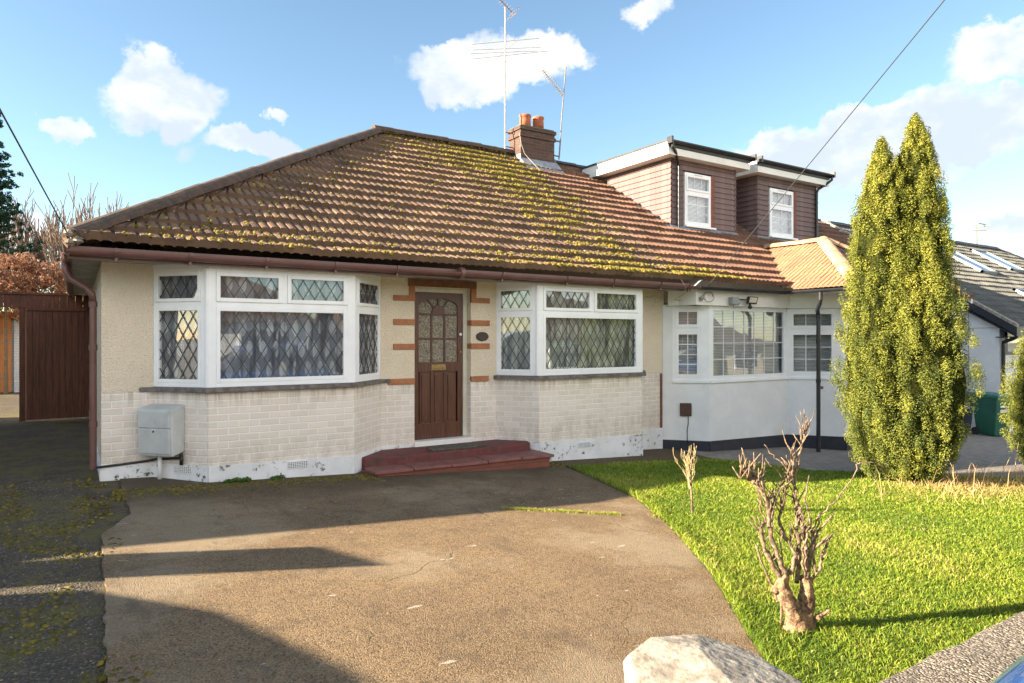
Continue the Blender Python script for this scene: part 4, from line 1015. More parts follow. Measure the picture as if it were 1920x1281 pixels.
# dormers
def dormer(x0, x1, ox0, ox1, wx0, wx1, pipe_left):
    yf = 10.38; d = None
    zs = lambda y: EZ+(y-EY)*PIT
    mb = MB(); g = .118; z = 2.2; zt_ = 3.84
    j = 0
    while z < zt_:
        zz = min(z+g+.03, zt_)
        # front course split round the window
        for (a, b) in ((x0, x1),):
            segs = [(a, wx0-.03), (wx1+.08, b)] if (z+g > 2.40 and z < 3.60) else [(a, b)]
            for (s0_, s1_) in segs:
                mb.hexa([(s0_,yf-.030,z),(s1_,yf-.030,z),(s1_,yf+.02,z),(s0_,yf+.02,z),(s0_,yf-.004,zz),(s1_,yf-.004,zz),(s1_,yf+.02,zz),(s0_,yf+.02,zz)])
        # cheeks
        for xs_, sg in ((x0, -1), (x1, 1)):
            ye = min(EY+(zz-EZ)/PIT+.35, 13.4)
            P = [(xs_+sg*.030,yf-.03,z),(xs_+sg*.030,ye,z),(xs_-sg*.02,ye,z),(xs_-sg*.02,yf-.03,z),(xs_+sg*.004,yf-.03,zz),(xs_+sg*.004,ye,zz),(xs_-sg*.02,ye,zz),(xs_-sg*.02,yf-.03,zz)]
            mb.hexa(P)
        z += g; j += 1
    mb.box(x0, x1, yf+.08, yf+.1, 2.3, 2.41)
    dm = mb.build('dormer', M['tile_hung'], roof2)
    mb = MB(); mb.box(ox0, ox1, 10.16, 13.5, 3.83, 3.97); f_ = mb.build('dormer_fascia', M['fascia'], roof2, bevel=.004)
    mb = MB(); mb.box(ox0+.015, ox1-.015, 10.18, 13.5, 3.97, 4.10); mb.build('dormer_kerb', M['fascia'], roof2, bevel=.004)
    mb = MB(); mb.box(ox0-.01, ox1+.01, 10.13, 13.5, 4.10, 4.14)
    mb.box(ox0-.005, ox1+.005, 10.145, 10.178, 3.985, 4.10); mb.build('dormer_flat_roof', M['felt'], roof2, bevel=.004)
    mb = MB(); gutter(mb, (ox0-.02, 10.10, 4.10), (ox1+.06, 10.10, 4.10), .055); mb.box(ox0-.03, ox0+.02, 10.03, 10.17, 4.03, 4.17); mb.box(ox1+.02, ox1+.07, 10.03, 10.17, 4.03, 4.17)
    xp = (x0+.18) if pipe_left else (x1-.03)
    xg = ox0+.06 if pipe_left else ox1+.02
    mb.tube([(xg, 10.10, 4.06), (xg, 10.10, 3.98), (xg+(xp-xg)*.3, 10.14, 3.90), (xp-(xp-xg)*.1, 10.29, 3.74), (xp, 10.31, 3.66), (xp, 10.31, zs(10.31)+.02)], .032, 10)
    for z in (3.4, 2.8): mb.lathe([(.038, z-.02), (.038, z+.02)], (xp, 10.31, 0), 10)
    mb.build('dormer_gutter', M['black'], roof2, bevel=0)
    fr = MB(); panes = []; leads = []
    wsection(fr, panes, leads, (wx0, yf-.035), (wx1, yf-.035), 2.44, 3.58, [(2.44, 3.16, [], (2, 3)), (3.16, 3.58, [], (3, 1))], 'grid', edge=.035, sash=.045, depth=.09)
    fr.box(wx0-.02, wx1+.10, yf-.10, yf+.05, 2.40, 2.44); fr.box(wx0+.3, wx0+.55, yf-.055, yf-.03, 3.545, 3.56)
    wf = fr.build('dormer_window', M['upvc'], roof2, bevel=.003)
    for (Fp, a_, b_, c_, d_) in panes:
        m_ = MB(); m_.obox(Fp, a_, b_, -.027, -.022, c_, d_); m_.build('dormer_pane', M['glass'], roof2)
    lb = MB()
    for l in leads: lb.add(l.v, l.f)
    lb.build('dormer_glazing_bars', M['white_lead_line'], roof2)
    mb = MB(); slats(mb, [(wx0+.03, yf), (wx1-.03, yf)], 2.46, 3.56, .08); mb.build('dormer_blind', M['blind'], roof2)
    mb = MB(); mb.box(wx1, wx1+.10, yf-.045, yf, 2.44, 3.60); mb.build('dormer_post', M['red_brick'], roof2)
    mb = MB(); mb.hexa([(x0-.05,yf-.24,zs(yf-.24)+.035),(x1+.05,yf-.24,zs(yf-.24)+.035),(x1+.05,yf,zs(yf)-.02),(x0-.05,yf,zs(yf)-.02),(x0-.05,yf-.24,zs(yf-.24)+.055),(x1+.05,yf-.24,zs(yf-.24)+.055),(x1+.05,yf,2.42),(x0-.05,yf,2.42)])
    # stepped flashing up the left cheek
    s_ = MB(); mb.hexa([(x0-.14,yf-.2,zs(yf-.2)+.03),(x0-.028,yf-.2,zs(yf-.2)+.03),(x0-.028,13.2,zs(13.2)+.03),(x0-.14,13.2,zs(13.2)+.03),(x0-.14,yf-.2,zs(yf-.2)+.045),(x0-.028,yf-.2,zs(yf-.2)+.06),(x0-.028,13.2,zs(13.2)+.06),(x0-.14,13.2,zs(13.2)+.045)])
    mb.build('dormer_flashing', M['lead_flash'], roof2)
dormer(10.62, 12.66, 10.34, 12.92, 11.02, 11.84, True)
dormer(13.45, 15.70, 13.20, 15.96, 13.88, 14.78, False)
# neighbour rainwater goods
mb = MB(); gutter(mb, (8.92, 8.05, .885), (11.25, 8.05, .885)); gutter(mb, (bxl-.05, 8.05, .885), (bxl-.05, bye-.05, .885), out=(-1, 0)); gutter(mb, (bxl-.05, bye-.05, .885), (bxr, bye-.05, .885))
g3 = mb.build('black_gutter', M['black'], B2)
mb = MB(); mb.tube([(11.24, 7.32, .83), (11.24, 7.32, .70), (11.27, 7.36, .62), (11.42, 7.50, .52), (11.48, 7.52, .42), (11.48, 7.52, -2.08)], .037, 12)
for z in (.40, -.78, -.05): mb.lathe([(.044, z-.035), (.044, z+.035)], (11.48, 7.52, 0), 12)
mb.box(11.50, 11.60, 7.50, 7.54, -.93, -.88)
mb.build('black_downpipe', M['black'], B2)

# ================================================================== THIRD HOUSE
B3 = thing('grey_roofed_house', (0,0,0), 'white walled house with grey tiled roof and skylights beyond the conifer', 'house')
GX = 20.7; E3Y, E3Z, R3Y, R3Z = 7.94, .32, 13.24, 3.73
mb = MB(); mb.box(20.95, 30, 8.4, 8.6, -2.9, -.45); mb.box(20.95, 21.25, 8.4, 8.6, -.45, .5); mb.box(24.5, 33, 8.4, 8.6, -.45, .5); mb.box(20.95, 24.6, 8.402, 8.6, .42, .5)
mb.prism([(20.93, 8.4), (20.95, 8.4), (20.95, 18), (20.93, 18)], -2.9, .45)
mb.add([(20.94, 8.0, .42), (20.94, 18.4, .42), (20.94, R3Y, R3Z-.05)], [(0, 1, 2)])
mb.build('white_wall', M['white_render'], B3)
mb = MB(); mb.box(20.925, 20.93, 9.15, 9.165, -2.5, .9); mb.box(20.925, 20.93, 8.4, 10.5, .28, .295); mb.build('wall_joint', M['greyplastic'], B3)
mb = MB(); P3 = (R3Z-E3Z)/(R3Y-E3Y); c3 = 1/math.sqrt(1+P3*P3); SL3 = (R3Y-E3Y)/c3
tile_plane(mb, (0, E3Y, E3Z), (1, 0, 0), Vector((0, c3, P3*c3)), lambda s: GX, lambda s: 37.9-s*c3, SL3, period=.16, th=.04)
r3 = mb.build('grey_roof', M['tiles_grey'], B3, tint=True)
mb = MB(); mb.add([(GX, 2*R3Y-E3Y, E3Z), (37.9, 2*R3Y-E3Y, E3Z), (32.6, R3Y, R3Z), (GX, R3Y, R3Z)], [(0, 1, 2, 3)]); mb.add([(37.9, E3Y, E3Z), (37.9, 2*R3Y-E3Y, E3Z), (32.6, R3Y, R3Z)], [(0, 1, 2)]); mb.build('rear_slope', M['tiles_grey'], r3)
mb = MB(); ridge_run(mb, (GX, R3Y, R3Z+.04), (32.6, R3Y, R3Z+.04), .13); ridge_run(mb, (37.9, E3Y, E3Z), (32.6, R3Y, R3Z+.04), .12); mb.build('ridge_tiles', M['felt'], r3)
mb = MB(); mb.hexa([(GX-.05,E3Y-.05,E3Z-.24),(GX,E3Y-.05,E3Z-.24),(GX,R3Y,R3Z-.17),(GX-.05,R3Y,R3Z-.17),(GX-.05,E3Y-.05,E3Z-.02),(GX,E3Y-.05,E3Z-.02),(GX,R3Y,R3Z+.02),(GX-.05,R3Y,R3Z+.02)])
mb.hexa([(GX,E3Y-.05,E3Z-.3),(GX+.3,E3Y-.05,E3Z-.3),(GX+.3,9.9,E3Z+.9),(GX,9.9,E3Z+.9),(GX,E3Y-.05,E3Z-.26),(GX+.3,E3Y-.05,E3Z-.26),(GX+.3,9.9,E3Z+.95),(GX,9.9,E3Z+.95)])
mb.box(GX, 34, E3Y, 8.4, E3Z-.30, E3Z-.27); mb.box(GX, 34, E3Y-.02, E3Y, E3Z-.28, E3Z)
mb.build('barge_board', M['barge'], B3)
mb = MB(); mb.hexa([(GX-.07,E3Y-.05,E3Z-.02),(GX+.08,E3Y-.05,E3Z-.02),(GX+.08,R3Y,R3Z+.02),(GX-.07,R3Y,R3Z+.02),(GX-.07,E3Y-.05,E3Z+.06),(GX+.08,E3Y-.05,E3Z+.06),(GX+.08,R3Y,R3Z+.10),(GX-.07,R3Y,R3Z+.10)]); mb.build('verge_mortar', M['stone_cap'], r3)
fr = MB(); panes = []; leads = []
wsection(fr, panes, leads, (21.25, 8.39), (24.5, 8.39), -.45, .42, [(-.45, .42, [.5], 'fix')], 'none', edge=.1, sash=.04)
fr2 = fr.build('dark_window', M['black'], B3); pane_objs(panes, fr2)
mb = MB(); slats(mb, [(21.4, 8.4), (24.4, 8.4)], -.4, .4); mb.build('slat_blind', M['blind'], fr2)
mb = MB(); mb.tube([(20.88, 7.95, .06), (20.88, 8.1, -.02), (20.96, 8.32, -.10), (20.98, 8.33, -.2), (20.98, 8.33, -2.5)], .05, 10); mb.build('black_downpipe', M['black'], B3)
def skylight(xa, xb, s0_, s1_):
    pt = lambda x, s, h: Vector((x, E3Y+s*c3, E3Z+s*P3*c3))+Vector((0, -P3*c3, c3))*h
    mb = MB(); t_ = .09
    for (a, b, c, d) in ((xa, xa+t_, s0_, s1_), (xb-t_, xb, s0_, s1_), (xa, xb, s0_, s0_+t_), (xa, xb, s1_-t_, s1_)):
        mb.hexa([pt(a, c, .0), pt(b, c, .0), pt(b, d, .0), pt(a, d, .0), pt(a, c, .13), pt(b, c, .13), pt(b, d, .13), pt(a, d, .13)])
    o = mb.build('skylight', M['greyplastic'], r3)
    mb = MB(); mb.hexa([pt(xa+t_, s0_+t_, .05), pt(xb-t_, s0_+t_, .05), pt(xb-t_, s1_-t_, .05), pt(xa+t_, s1_-t_, .05), pt(xa+t_, s0_+t_, .1), pt(xb-t_, s0_+t_, .1), pt(xb-t_, s1_-t_, .1), pt(xa+t_, s1_-t_, .1)]); mb.build('skylight_glass', M['dark_glass'], r3)
skylight(25.6, 26.7, 3.4, 5.1); skylight(28.9, 30.1, 3.9, 5.6); skylight(25.2, 26.1, 1.6, 2.2)

# ================================================================== AERIALS
def tubes(lst, r, n=5):
    m_ = MB()
    for p, q in lst: m_.tube([p, q], r, n)
    return m_
A1 = thing('television_aerial', (0,0,0), 'tall straight mast aerial with long thin rods left of the chimney', 'aerial')
mx, my = 8.33, 13.32
mb = MB(); mb.tube([(mx, my, 4.1), (mx, my, 6.0), (mx+.005, my, 7.62)], .018, 8); mb.build('mast', M['metal'], A1)
mb = tubes([((mx, my, 4.42), (8.6, my, 4.42)), ((mx, my, 4.75), (8.6, my, 4.75))], .014); mb.build('mast_bracket', M['rust'], A1)
Ru = Vector((.842, -.539, 0))
def rods(z, l0, l1, dz0, dz1, dy=0): 
    c = Vector((mx, my, z)); return (c-Ru*l0+Vector((0, dy, dz0)), c+Ru*l1+Vector((0, dy, dz1)))
mb = tubes([rods(6.86, .75, .79, -.09, .05), rods(6.66, .74, .82, -.02, .04), rods(6.62, .74, .80, -.03, .03, .1), rods(6.52, .78, .93, -.12, .06, -.1), ((mx, my+.45, 6.56), (mx, my-.55, 6.68))], .0065); mb.build('long_rod', M['rust'], A1)
mb = MB(); bm0 = Vector((mx+.12, my-.1, 7.50)); bm1 = Vector((mx, my, 7.55)) - Ru*.95 + Vector((0, -.6, .55))
mb.tube([bm0, bm1], .014, 6); dd = (bm1-bm0).normalized(); sd = dd.cross(Vector((0, 0, 1))).normalized()
sd2 = sd.cross(dd)
for i in range(15):
    p = bm0.lerp(bm1, .05+i*.065); L_ = .12-.003*i; mb.tube([p-sd*L_-sd2*.0, p+sd*L_], .0055, 5); 
    mb.lathe([(.0, 0), (.001, .0)], (p.x, p.y, p.z), 3)
for sg in (-1, 1):
    for q in (.05, .12): mb.tube([bm0-dd*.05+sd2*sg*q-sd*.22, bm0-dd*.05+sd2*sg*q+sd*.22], .006, 5)
mb.build('yagi_head', M['rust'], A1)
A2 = thing('leaning_aerial', (0,0,0), 'leaning thin mast aerial with drooping comb head right of the chimney', 'aerial')
q0 = Vector((9.78, 13.2, 4.30)); q1 = Vector((9.99, 13.2, 6.58))
mb = MB(); mb.tube([q0, q0.lerp(q1, .5)+Vector((-.01, 0, 0)), q1], .014, 6); mb.build('mast', M['rust'], A2)
mb = tubes([((9.5, 13.2, 4.38), q0.lerp(q1, .03)), ((9.5, 13.2, 4.72), q0.lerp(q1, .19)), (q0, q0.lerp(q1, .22))], .02); mb.build('mast_bracket', M['metal'], A2)
mb = MB(); h0 = q0.lerp(q1, .68); h1 = h0-Ru*.50+Vector((0, 0, .62)); mb.tube([h0, h1], .014, 6); dd = (h1-h0).normalized(); sd = Vector((.1, 1, .0)).normalized(); s3 = dd.cross(sd)
for i in range(13):
    p = h0.lerp(h1, .06+i*.078)
    mb.tube([p-s3*.07, p+s3*.07], .0075, 5); mb.tube([p-sd*.09, p+sd*.09], .0055, 5); mb.tube([p-(s3+sd)*.055, p+(s3+sd)*.055], .006, 5)
mb.build('comb_head', M['rust'], A2)
A3 = thing('distant_aerial', (0,0,0), 'tiny aerial on the ridge of the grey roofed house', 'aerial')
mb = MB(); mb.tube([(31.3, 13.4, 3.7), (31.3, 13.4, 4.75)], .03, 6); mb.build('mast', M['rust'], A3)
mb = tubes([((31.0, 13.2, 4.7), (31.6, 13.2, 4.7)), ((31.1, 13.6, 4.45), (31.5, 13.1, 4.45)), ((31.2, 13.9, 4.6), (31.4, 12.9, 4.6))], .02); mb.build('cross_rods', M['rust'], A3)

# ================================================================== FIXTURES ON THE WALLS
MT = thing('meter_box', (0,0,0), 'pale grey utility meter box on the angled wall under the left bay', 'meter box')
Fm, Lm = frame((1.044-.318*1.0, 8.467+.35), (1.044, 8.467)); w_ = .47
mb = MB(); mb.hexa([Fm(.005,.0,-1.27),Fm(w_,.0,-1.27),Fm(w_,.19,-1.31),Fm(.005,.19,-1.31),Fm(.005,.0,-.74),Fm(w_,.0,-.74),Fm(w_,.205,-.785),Fm(.005,.205,-.785)]); mb.build('housing', M['meter'], MT, bevel=.015)
mb = MB(); mb.hexa([Fm(.03,.19,-1.28),Fm(w_-.03,.19,-1.28),Fm(w_-.03,.204,-1.28),Fm(.03,.204,-1.28),Fm(.03,.19,-1.0),Fm(w_-.03,.19,-1.0),Fm(w_-.03,.215,-1.0),Fm(.03,.215,-1.0)]); mb.build('cover_door', M['meter'], MT, bevel=.006)
mb = MB(); mb.hexa([Fm(.03,.19,-.992),Fm(w_-.03,.19,-.992),Fm(w_-.03,.212,-.992),Fm(.03,.212,-.992),Fm(.03,.19,-.81),Fm(w_-.03,.19,-.81),Fm(w_-.03,.212,-.81),Fm(.03,.212,-.81)]); mb.build('upper_cover', M['meter'], MT, bevel=.006)
mb = MB(); lp = Fm(w_/2, .217, -1.03); mb.lathe([(.001, -.008), (.011, -.006), (.011, .004)], lp, 10, 'y'); mb.build('cover_lock', M['black'], MT)
pp = Fm(.20, .08, 0); mb = MB(); mb.tube([(pp[0], pp[1], -1.3), (pp[0], pp[1], -1.60)], .023, 12); mb.build('service_pipe', M['paleplastic'], MT, smooth=True)
mb = MB(); mb.tube([(0.19, 8.76, -1.415), (.55, 8.77, -1.40), (.72, 8.79, -1.39), Fm(.10, .03, -1.37), Fm(.44, .03, -1.345), Fm(.45, .03, -1.29)], .014, 8); mb.tube([Fm(.45, .035, -1.31), Fm(.45, .035, -1.42)], .02, 8); mb.build('black_pipe', M['black'], MT, smooth=True)
NP = thing('number_plaque', (0,0,0), 'small dark oval house number plaque on wall right of the door', 'plaque')
mb = MB()
def oval(mb, cx, cz, rx, rz, y0, y1, n=28, wav=0.0):
    P = [(cx+rx*(1+wav*math.cos(k_*math.pi/2))*math.cos(2*math.pi*k_/n), cz+rz*(1+wav*math.cos(k_*math.pi/2))*math.sin(2*math.pi*k_/n)) for k_ in range(n)]
    mb.add([(a, y0, b) for a, b in P]+[(a, y1, b) for a, b in P], [tuple(range(n)), tuple(range(2*n-1, n-1, -1)), *[(k_, k_+n, (k_+1) % n+n, (k_+1) % n) for k_ in range(n)]])
oval(mb, 5.09, .03, .105, .068, W1-.022, W1-.004, 28, .02); mb.build('oval_plate', M['ironplate'], NP, bevel=.003)
mb = MB(); oval(mb, 5.09, .03, .092, .056, W1-.027, W1-.022, 28); mb.build('raised_field', M['ironplate'], NP, bevel=.002)
mb = MB(); mb.box(5.045, 5.085, W1-.029, W1-.027, .008, .013); mb.box(5.10, 5.13, W1-.029, W1-.027, .005, .010); mb.build('worn_mark', M['ironhi'], NP)
mb = MB(); mb.prism([(4.02, 8.30), (4.55, 8.22), (4.92, 8.33), (4.86, 8.60), (4.5, 8.55), (4.10, 8.60)], -1.514, -1.496); 
tag(mb.build('door_mat', M['mat'], bevel=.006), 'worn brown door mat lying on the red upper step', 'door mat')
V1 = thing('flue_cover', (0,0,0), 'brown box vent with a trailing cable on the white neighbour wall', 'vent')
Fn, Ln = frame(nb[0], nb[1]); 
mb = MB(); mb.obox(Fn, .30, .50, .0, .05, -1.37, -1.14); mb.build('vent_body', M['brownplastic'], V1, bevel=.012)
mb = MB(); mb.obox(Fn, .325, .475, .05, .058, -1.345, -1.165)
mb.build('vent_face', M['brownplastic'], V1, bevel=.006)
mb = MB(); mb.tube([Fn(.44, .03, -1.37), Fn(.445, .02, -1.5), Fn(.425, .018, -1.62), Fn(.43, .018, -1.8), Fn(.45, .022, -1.92)], .007, 6); mb.build('trailing_cable', M['black'], V1)
FL = thing('flood_light', (0,0,0), 'black square flood light with motion sensor under the neighbour gutter', 'flood light')
yy = 8.165
mb = MB(); mb.box(10.02, 10.28, yy-.02, yy, .70, .715); mb.tube([(10.28, yy-.01, .74), (10.32, yy-.07, .72)], .012, 6); mb.build('light_arm', M['black'], FL)
mb = MB(); mb.hexa([(10.20,yy-.09,.63),(10.42,yy-.12,.62),(10.42,yy-.08,.62),(10.20,yy-.05,.63),(10.20,yy-.13,.76),(10.42,yy-.16,.75),(10.42,yy-.12,.75),(10.20,yy-.09,.76)]); mb.build('light_case', M['black'], FL, bevel=.008)
mb = MB(); mb.hexa([(10.225,yy-.098,.645),(10.395,yy-.121,.637),(10.395,yy-.10,.637),(10.225,yy-.08,.645),(10.225,yy-.134,.745),(10.395,yy-.157,.737),(10.395,yy-.12,.737),(10.225,yy-.10,.745)]); mb.build('light_lens', M['cream_frame'], FL)
mb = MB(); mb.lathe([(.002, .53), (.03, .54), (.042, .565), (.03, .59), (.015, .63)], (10.27, yy-.09, 0), 12); mb.build('motion_sensor', M['black'], FL, smooth=True)
JB = thing('junction_box', (0,0,0), 'grey junction box beside the flood light on white fascia', 'junction box')
mb = MB(); mb.box(9.80, 9.98, yy-.09, yy+.004, .60, .74); mb.build('box_body', M['greyplastic'], JB, bevel=.012)
mb = MB(); mb.tube([(9.90, yy-.03, .60), (9.90, yy-.03, .55), (9.93, yy-.04, .54), (10.02, yy-.04, .60), (10.08, yy-.05, .68), (10.18, yy-.06, .70)], .006, 6); mb.build('lead_cable', M['greyplastic'], JB)
mb = MB(); pts = [(9.02+.20*math.sin(t_*.7)*0 + .42*.5+.13*math.cos(t_), yy-.03-.004*t_, .72+.085*math.sin(t_)) for t_ in [k_*.35 for k_ in range(30)]]
mb.tube(pts, .006, 5); mb.tube([(9.05, yy-.02, .70), (9.12, yy-.03, .76), (9.10, yy-.03, .66), (9.04, yy-.02, .64)], .008, 5); mb.box(9.04, 9.09, yy-.03, yy+.004, .66, .71)
tag(mb.build('cable_coil', M['rust']), 'loose coil of grey cable hanging under the black gutter', 'cable')
AL = thing('outdoor_lamp', (0,0,0), 'small white round lamp at the corner of the porch', 'lamp')
mb = MB(); mb.lathe([(.03, .52), (.07, .55), (.09, .60), (.06, .65), (.03, .66)], (12.28, 7.40, -.05), 14); mb.build('lamp_globe', M['paleplastic'], AL, smooth=True)
mb = MB(); mb.lathe([(.03, .60), (.04, .64)], (12.28, 7.40, 0), 10); mb.build('lamp_base', M['paleplastic'], AL)

# cables
mb = MB(); 
def rp(x, s_, h=.05): p = roof_point(x, s_)+NRM*h; return tuple(p)
path = [(8.50, 12.97, 4.66), (8.53, 12.96, 4.45), (8.62, 12.95, 4.22), (8.68, 12.9, 4.12), rp(8.80, 5.3), rp(8.86, 4.7), rp(8.95, 3.9), rp(9.02, 3.1), rp(9.02, 2.6), rp(8.94, 2.0), rp(8.86, 1.4), rp(8.75, .9), rp(8.60, .5), rp(8.52, .2), rp(8.50, -.02, .06), (8.54, 8.0, .86), (8.62, 8.08, .76), (8.80, 8.5, .68), (8.92, 8.48, .67)]
mb.tube(path, .006, 5); tag(mb.build('roof_cable', M['cable']), 'pale cable running from chimney top down the mossy tiles to the gutter', 'cable')
mb = MB(); path = [rp(9.50, 5.5), rp(9.60, 5.2), rp(9.75, 4.7), rp(9.78, 4.2), rp(9.9, 3.7), rp(9.93, 3.3), rp(9.85, 2.9), rp(9.70, 2.5)]
mb.tube(path, .006, 5); tag(mb.build('roof_cable', M['cable']), 'short pale cable lying on red tiles right of the chimney', 'cable')
def wire(name, A, B, sag, r, label):
    A, B = Vector(A), Vector(B); m_ = MB(); m_.tube([A.lerp(B, t_/24)-Vector((0, 0, sag*4*(t_/24)*(1-t_/24))) for t_ in range(25)], r, 5)
    tag(m_.build(name, M['wire']), label, 'wire')
wire('overhead_wire', (-.06, 8.08, 1.03), (-2.8, -12, 4.9), .10, .006, 'thin overhead wire rising left from the bungalow hip corner')
wire('overhead_wire', (9.08, 8.02, .88), (2.35, -4.5, 6.15), .06, .0055, 'thin overhead wire rising right over the white neighbour roof')

# ================================================================== FENCE, GARAGE, GARDEN BEHIND
FN = thing('garden_gate', (0,0,0), 'dark brown boarded gate closing the side passage', 'gate')
yG = 15.7
mb = MB(); x = -.78; mb.box(-.77, .23, yG+.018, yG+.03, -1.53, .58)
i = 0
while x < .22:
    d_ = random.uniform(-.004, .004); mb.box(x, min(x+.098, .235), yG+d_, yG+.02+d_, -1.53, .58); x += .104
mb.box(-.78, .235, yG+.03, yG+.07, .2, .3); mb.box(-.78, .235, yG+.03, yG+.07, -1.2, -1.1)
mb.build('gate_boards', M['fence_wood'], FN)
mb = MB(); mb.box(-.78, .22, yG-.03, yG-.006, .53, .57); mb.box(-.77, -.69, yG-.014, yG-.006, .1, .22); mb.build('gate_battens', M['fence_wood'], FN)
FT = thing('fence_header', (0,0,0), 'brown boarded panel spanning above the side gate', 'fence')
mb = MB(); x = -4.0
while x < .22:
    mb.box(x, min(x+.12, .235), yG+.08+random.uniform(-.004, .004), yG+.10, .58, .84+.0*x); x += .125
mb.box(-4.0, .235, yG+.05, yG+.12, .83, .87)
mb.build('header_boards', M['fence_wood'], FT)
for x in (-4.0, -.84):
    mb = MB(); mb.box(x-.05, x+.05, yG+.10, yG+.2, -1.6, .83); mb.build('fence_post', M['fence_wood'], FT)
GR = thing('garage', (0,0,0), 'small white brick garage with orange timber door behind the gate', 'garage')
mb = MB(); mb.box(-1.50, -1.20, 24.5, 29, -1.6, .66); mb.box(-5, -1.50, 24.62, 29, -1.6, .66)
mb.build('garage_wall', M['white_brick'], GR)
mb = MB(); x = -3.0
while x < -1.58:
    mb.box(x, x+.115, 24.48, 24.52, -1.55, .58); x += .12
mb.build('garage_door', M['orange_wood'], GR)
mb = MB(); mb.box(-3.0, -1.48, 24.44, 24.495, .58, .66); mb.box(-5.1, -1.15, 24.3, 29, .66, .76); mb.build('garage_roof', M['orange_wood'], GR)
mb = MB(); mb.box(-2.2, -1.56, 24.45, 24.48, -.13, -.09); mb.box(-2.2, -1.70, 24.45, 24.48, -1.15, -1.11); mb.box(-2.2, -1.60, 24.45, 24.48, .18, .22); mb.build('door_hinge', M['metal'], GR)

# ---------------------------------------------------------------- foliage tools
def leaf_cloud(C, Rr, n, size, m, name, parent, tint_fn=None, up=0.3, radial=True, aspect=1.6, pw=.45):
    """C (k,3) clump centres, Rr (k,) radii: n leaves per clump, small quads"""
    k_ = len(C); C = np.repeat(np.asarray(C), n, 0); Rq = np.repeat(np.asarray(Rr).reshape(k_, -1), n, 0)
    d = rng.normal(size=(k_*n, 3)); d /= np.linalg.norm(d, axis=1, keepdims=True)
    rad = rng.random((k_*n, 1))**pw
    P = C + d*rad*Rq
    N_ = d + rng.normal(size=d.shape)*0.5; N_[:, 2] += up; N_ /= np.linalg.norm(N_, axis=1, keepdims=True)
    A = np.cross(N_, rng.normal(size=d.shape)); A /= np.linalg.norm(A, axis=1, keepdims=True); Bv = np.cross(N_, A)
    s_ = size*(0.6+0.8*rng.random((k_*n, 1)))
    a = A*s_*aspect; b = Bv*s_*0.5
    V_ = np.stack([P-a, P-b+a*0.1, P+a, P+b+a*0.1], 1).reshape(-1, 3)
    F_ = np.arange(len(V_)).reshape(-1, 4)
    cl = np.repeat(rng.random(k_), n)
    T_ = np.clip(0.5*cl+0.5*rng.random(k_*n)*0.8+0.25*(rad[:, 0]-0.6), 0, 1) if tint_fn is None else tint_fn(P, cl, rad[:, 0])
    return npmesh(name, V_, F_, m, parent, T_)
# conifer columns
def conifer(name, lobes, base, label, cat='conifer', dens=1.0):
    Tt = thing(name, base, label, cat)
    bx_, by_, bz_ = base
    prof = [(0, .30), (.06, .62), (.14, .86), (.27, 1), (.45, .99), (.60, .84), (.73, .72), (.82, .56), (.90, .38), (.96, .20), (1, .04)]
    def pr(h):
        for (a, b), (c, d) in zip(prof[:-1], prof[1:]):
            if h <= c: return b+(d-b)*(h-a)/(c-a)
        return .03
    CC = []; RR = []; core = MB(); UPV = []
    for (ox, oy, H, Rm, seed_) in lobes:
        cx_, cy_ = bx_+ox, by_+oy
        nC = int(1000*dens*H*Rm/2.6)
        for i in range(nC):
            h = random.random()**0.95; th = random.uniform(0, 6.283)
            lob = 1+.13*math.sin(3*th+seed_+h*3)+.12*math.sin(5*th-seed_*2+h*7)+.15*math.sin(9*th+seed_*3+h*2)
            r_ = Rm*pr(h)*lob*random.uniform(.80, 1.0)
            z = bz_+.05+h*H
            CC.append((cx_+r_*math.cos(th), cy_+r_*math.sin(th), z)); q = random.uniform(.05, .09)*(1 if h < .85 else .7)
            RR.append((q, q, q*random.uniform(1.5, 2.4)))
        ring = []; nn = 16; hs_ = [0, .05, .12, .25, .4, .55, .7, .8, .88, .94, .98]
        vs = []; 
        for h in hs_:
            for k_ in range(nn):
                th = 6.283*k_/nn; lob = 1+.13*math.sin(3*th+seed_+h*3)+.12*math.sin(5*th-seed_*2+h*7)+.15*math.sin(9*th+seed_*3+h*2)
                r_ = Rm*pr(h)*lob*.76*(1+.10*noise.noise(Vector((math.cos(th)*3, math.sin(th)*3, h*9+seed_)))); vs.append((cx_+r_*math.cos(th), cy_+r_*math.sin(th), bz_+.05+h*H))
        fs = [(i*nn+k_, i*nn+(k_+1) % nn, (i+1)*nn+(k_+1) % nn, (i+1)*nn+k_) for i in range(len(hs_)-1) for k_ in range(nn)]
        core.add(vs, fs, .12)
    CC = np.array(CC); RR = np.array(RR)
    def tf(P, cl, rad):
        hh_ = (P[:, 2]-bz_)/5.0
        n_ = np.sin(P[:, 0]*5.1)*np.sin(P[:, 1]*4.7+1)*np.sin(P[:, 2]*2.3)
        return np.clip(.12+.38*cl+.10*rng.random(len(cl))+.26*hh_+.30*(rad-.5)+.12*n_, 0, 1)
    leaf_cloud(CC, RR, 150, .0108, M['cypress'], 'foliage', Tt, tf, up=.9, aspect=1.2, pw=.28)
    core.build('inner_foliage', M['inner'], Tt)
    mb = MB(); mb.tube([(bx_+.05, by_, bz_-.05), (bx_+.05, by_, bz_+1.0)], [.10, .07], 8); mb.build('trunk', M['bark'], Tt)
    return Tt
cbz = zg(9.95)
Rv = Vector((.842, -.539, 0))
def off(l, d=0): p = Rv*l + Vector((.539, .842, 0))*d; return (p.x, p.y)
